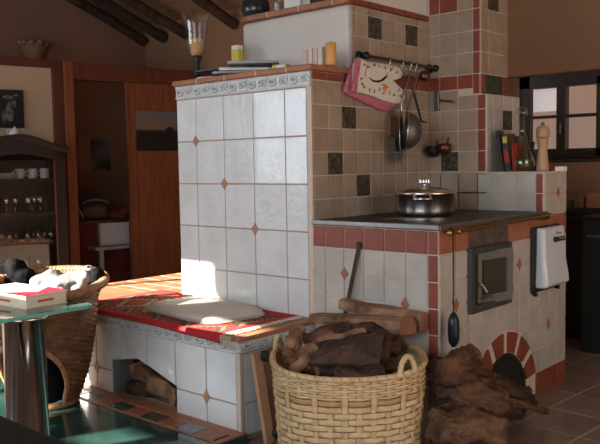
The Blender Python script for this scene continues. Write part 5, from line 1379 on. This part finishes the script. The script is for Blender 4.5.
mb.tube(edge, .013, 8); mb.build('arch_edging', 'wicker_light', t)
mb = MB(); mb.tube([cc+V((*chr_(2*pi*j/60, .01, .004), .016)) for j in range(60)], .016, 8, closed=True); mb.build('base_ring', 'wicker_light', t)
mb = MB(); mb.lathe([(0, .30), (.22, .30), (.235, .32), (.235, .36), (.21, .385), (0, .39)], cc, 36); mb.build('seat_pad', 'black_cloth', t)
# black handbag on the floor in the arch
hb = cc+V((.19*cos(op)+.0, .19*sin(op), 0))
b0 = at(52, 400, 'Z', .05); hb = V((b0.x-.0, b0.y-.0, .045))
def blobs(name, balls, m_, lab, cat, vox=.012, disp=.012, dscale=.09, group=None, base=None):
    mb = MB()
    for c_, r in balls: mb.ball(c_, r, n=16)
    o = single(name, mb, m_, lab, cat, group, base=base or balls[0][0])
    r_ = o.modifiers.new('r', 'REMESH'); r_.mode = 'VOXEL'; r_.voxel_size = vox; r_.use_smooth_shade = True
    tx = bpy.data.textures.new(name+'_tex', 'CLOUDS'); tx.noise_scale = dscale; tx.noise_depth = 1
    dm = o.modifiers.new('d', 'DISPLACE'); dm.texture = tx; dm.strength = disp*2; dm.mid_level = .5; dm.texture_coords = 'LOCAL'
    return o
# light grey jacket over the chair back
def jp(x, y, z=.74): return ats(x, y, 3.92)
J = []
for x_, y_, z_, r in ((44,283,.70,(.05,.07,.05)), (52,279,.715,(.06,.06,.05)), (60,283,.70,(.06,.08,.045)), (70,281,.705,(.07,.06,.04)), (80,280,.71,(.06,.05,.045)), (86,277,.725,(.045,.045,.045)), (78,292,.66,(.05,.05,.07)), (86,294,.665,(.035,.04,.065)), (66,290,.68,(.07,.08,.04)), (54,290,.67,(.08,.08,.05))):
    J.append((jp(x_, y_, z_), r))
jk = blobs('grey_jacket', J, 'jacket', 'crumpled light grey jacket thrown over the wicker chair', 'jacket', .008, .014, .06)
K_ = [(jp(97, 277, .715), (.035,.04,.05)), (jp(94, 287, .68), (.03,.035,.06)), (jp(90, 298, .63), (.028,.03,.05))]
blobs('black_scarf', K_, 'black_cloth', 'black scarf tucked between grey jacket and chair rim', 'scarf', .008, .008, .05)
c_ = jp(89, 268.5, .765); mb = MB(); mb.ball(c_, (.025,.025,.017), 0, 14); mb.ball(c_+V((.012,-.014,.010)), .008, 1, 8); single('white_toggle', mb, ['white_china', 'black'], 'white toggle with a black eyelet on top of the jacket', 'toggle', base=c_)
mb = MB(); c_ = jp(73, 290, .745); mb.tube([c_+V((.0,0,.02)), c_+V((.015,.01,.0)), c_+V((.01,.0,-.03)), c_+V((-.01,-.005,-.045)), c_+V((-.012,-.01,-.02)), c_+V((0,0,.02))], .004, 6); single('red_strap', mb, 'book_red', 'thin dark red strap hanging over the grey jacket', 'strap', base=c_)
K_ = [(ats(x_, y_, 4.1), r) for x_, y_, z_, r in ((5,272,.74,(.06,.07,.05)), (16,268,.755,(.06,.06,.055)), (24,275,.73,(.06,.06,.045)), (10,280,.70,(.08,.08,.05)), (20,288,.6,(.09,.09,.08)))]
blobs('black_coat', K_, 'black_cloth', 'black coat bundled on the left side of the wicker chair', 'coat', .010, .012, .07)
# dark clothes/bag under the rim
hb = ats(50, 378, 3.86); 
K_ = [(hb, (.075,.075,.10)), (hb+V((.0,.0,-.06)), (.085,.085,.065)), (hb+V((-.02,.01,.08)), (.05,.05,.06))]
o = blobs('black_handbag', K_, 'black_cloth', 'black soft handbag standing in the arch of the wicker chair', 'handbag', .010, .006, .1, base=V((hb.x, hb.y, .05)))
mb = MB(); pp = [hb+V((.05,-.06,.05)), hb+V((.03,-.06,.14)), hb+V((-.0,-.05,.17)), hb+V((-.04,-.04,.12))]; mb.tube(pp, .004, 6)
hd = mb.build('bag_strap', 'white_china', o)
# black upholstered stool, nearest the viewer
e = at(45, 427, 'Z', .46)
t = thing('black_footstool', 'black upholstered stool in the near left corner', 'stool', V((.12, -1.95, .0)))
mb = MB(); mb.box((-.42, -2.25, .22), (.60, -1.66, .455)); mb.build('stool_cushion', 'black_leather', t, .05, 5)
for sx in (-.34, .52):
    for sy in (-2.17, -1.74):
        mb = MB(); mb.tube([(sx, sy, 0), (sx, sy, .23)], [.016, .022], 10); mb.build('stool_leg', 'iron', t)

# ================================================================== LIGHT
def area(name, loc, rot, sx, sy, power, col):
    l = bpy.data.lights.new(name, 'AREA'); l.shape = 'RECTANGLE'; l.size = sx; l.size_y = sy; l.energy = power; l.color = col
    o = bpy.data.objects.new(name, l); COL.objects.link(o); o.location = loc; o.rotation_euler = rot; return o
# added area lamps giving daylight at the unseen openings behind the viewer
for nm, h, pw in (('window_daylight', holes[0], 34), ('window_daylight', (-4.7, -3.6, 1.0, 2.7), 34), ('window_daylight', (-1.97, -1.38, 1.3, 2.12), 10), ('window_daylight', holes[2], 84)):
    area(nm, ((h[0]+h[1])/2, YF+.02, (h[2]+h[3])/2), (radians(90), 0, 0), h[1]-h[0], h[3]-h[2], pw, (.80, .90, 1.))
sl = bpy.data.lights.new('sun', 'SUN'); sl.energy = 45; sl.angle = radians(.6); sl.color = (1, .93, .82)
so_ = bpy.data.objects.new('sun', sl); COL.objects.link(so_); dv = V((.35, .87, -.34)).normalized(); so_.rotation_euler = dv.to_track_quat('-Z', 'Y').to_euler()
area('window_daylight', (XR-.02, -.6, 1.6), (radians(90), 0, radians(90)), 2.5, 1.35, 23, (1., .94, .86))  # added fill from the right to brighten stove side and backsplash
wd = bpy.data.worlds.new('world'); S.world = wd; wd.use_nodes = True
wd.node_tree.nodes['Background'].inputs[0].default_value = (.80, .88, 1., 1); wd.node_tree.nodes['Background'].inputs[1].default_value = 1.2

S.view_settings.view_transform = 'Standard'; S.view_settings.look = 'None'; S.view_settings.gamma = 1; S.view_settings.use_curve_mapping = False
S.view_settings.exposure = 0.0
S.cycles.use_denoising = True
S.cycles.max_bounces = 8; S.cycles.diffuse_bounces = 5; S.cycles.transparent_max_bounces = 12; S.cycles.sample_clamp_indirect = 6
S.cycles.caustics_refractive = False
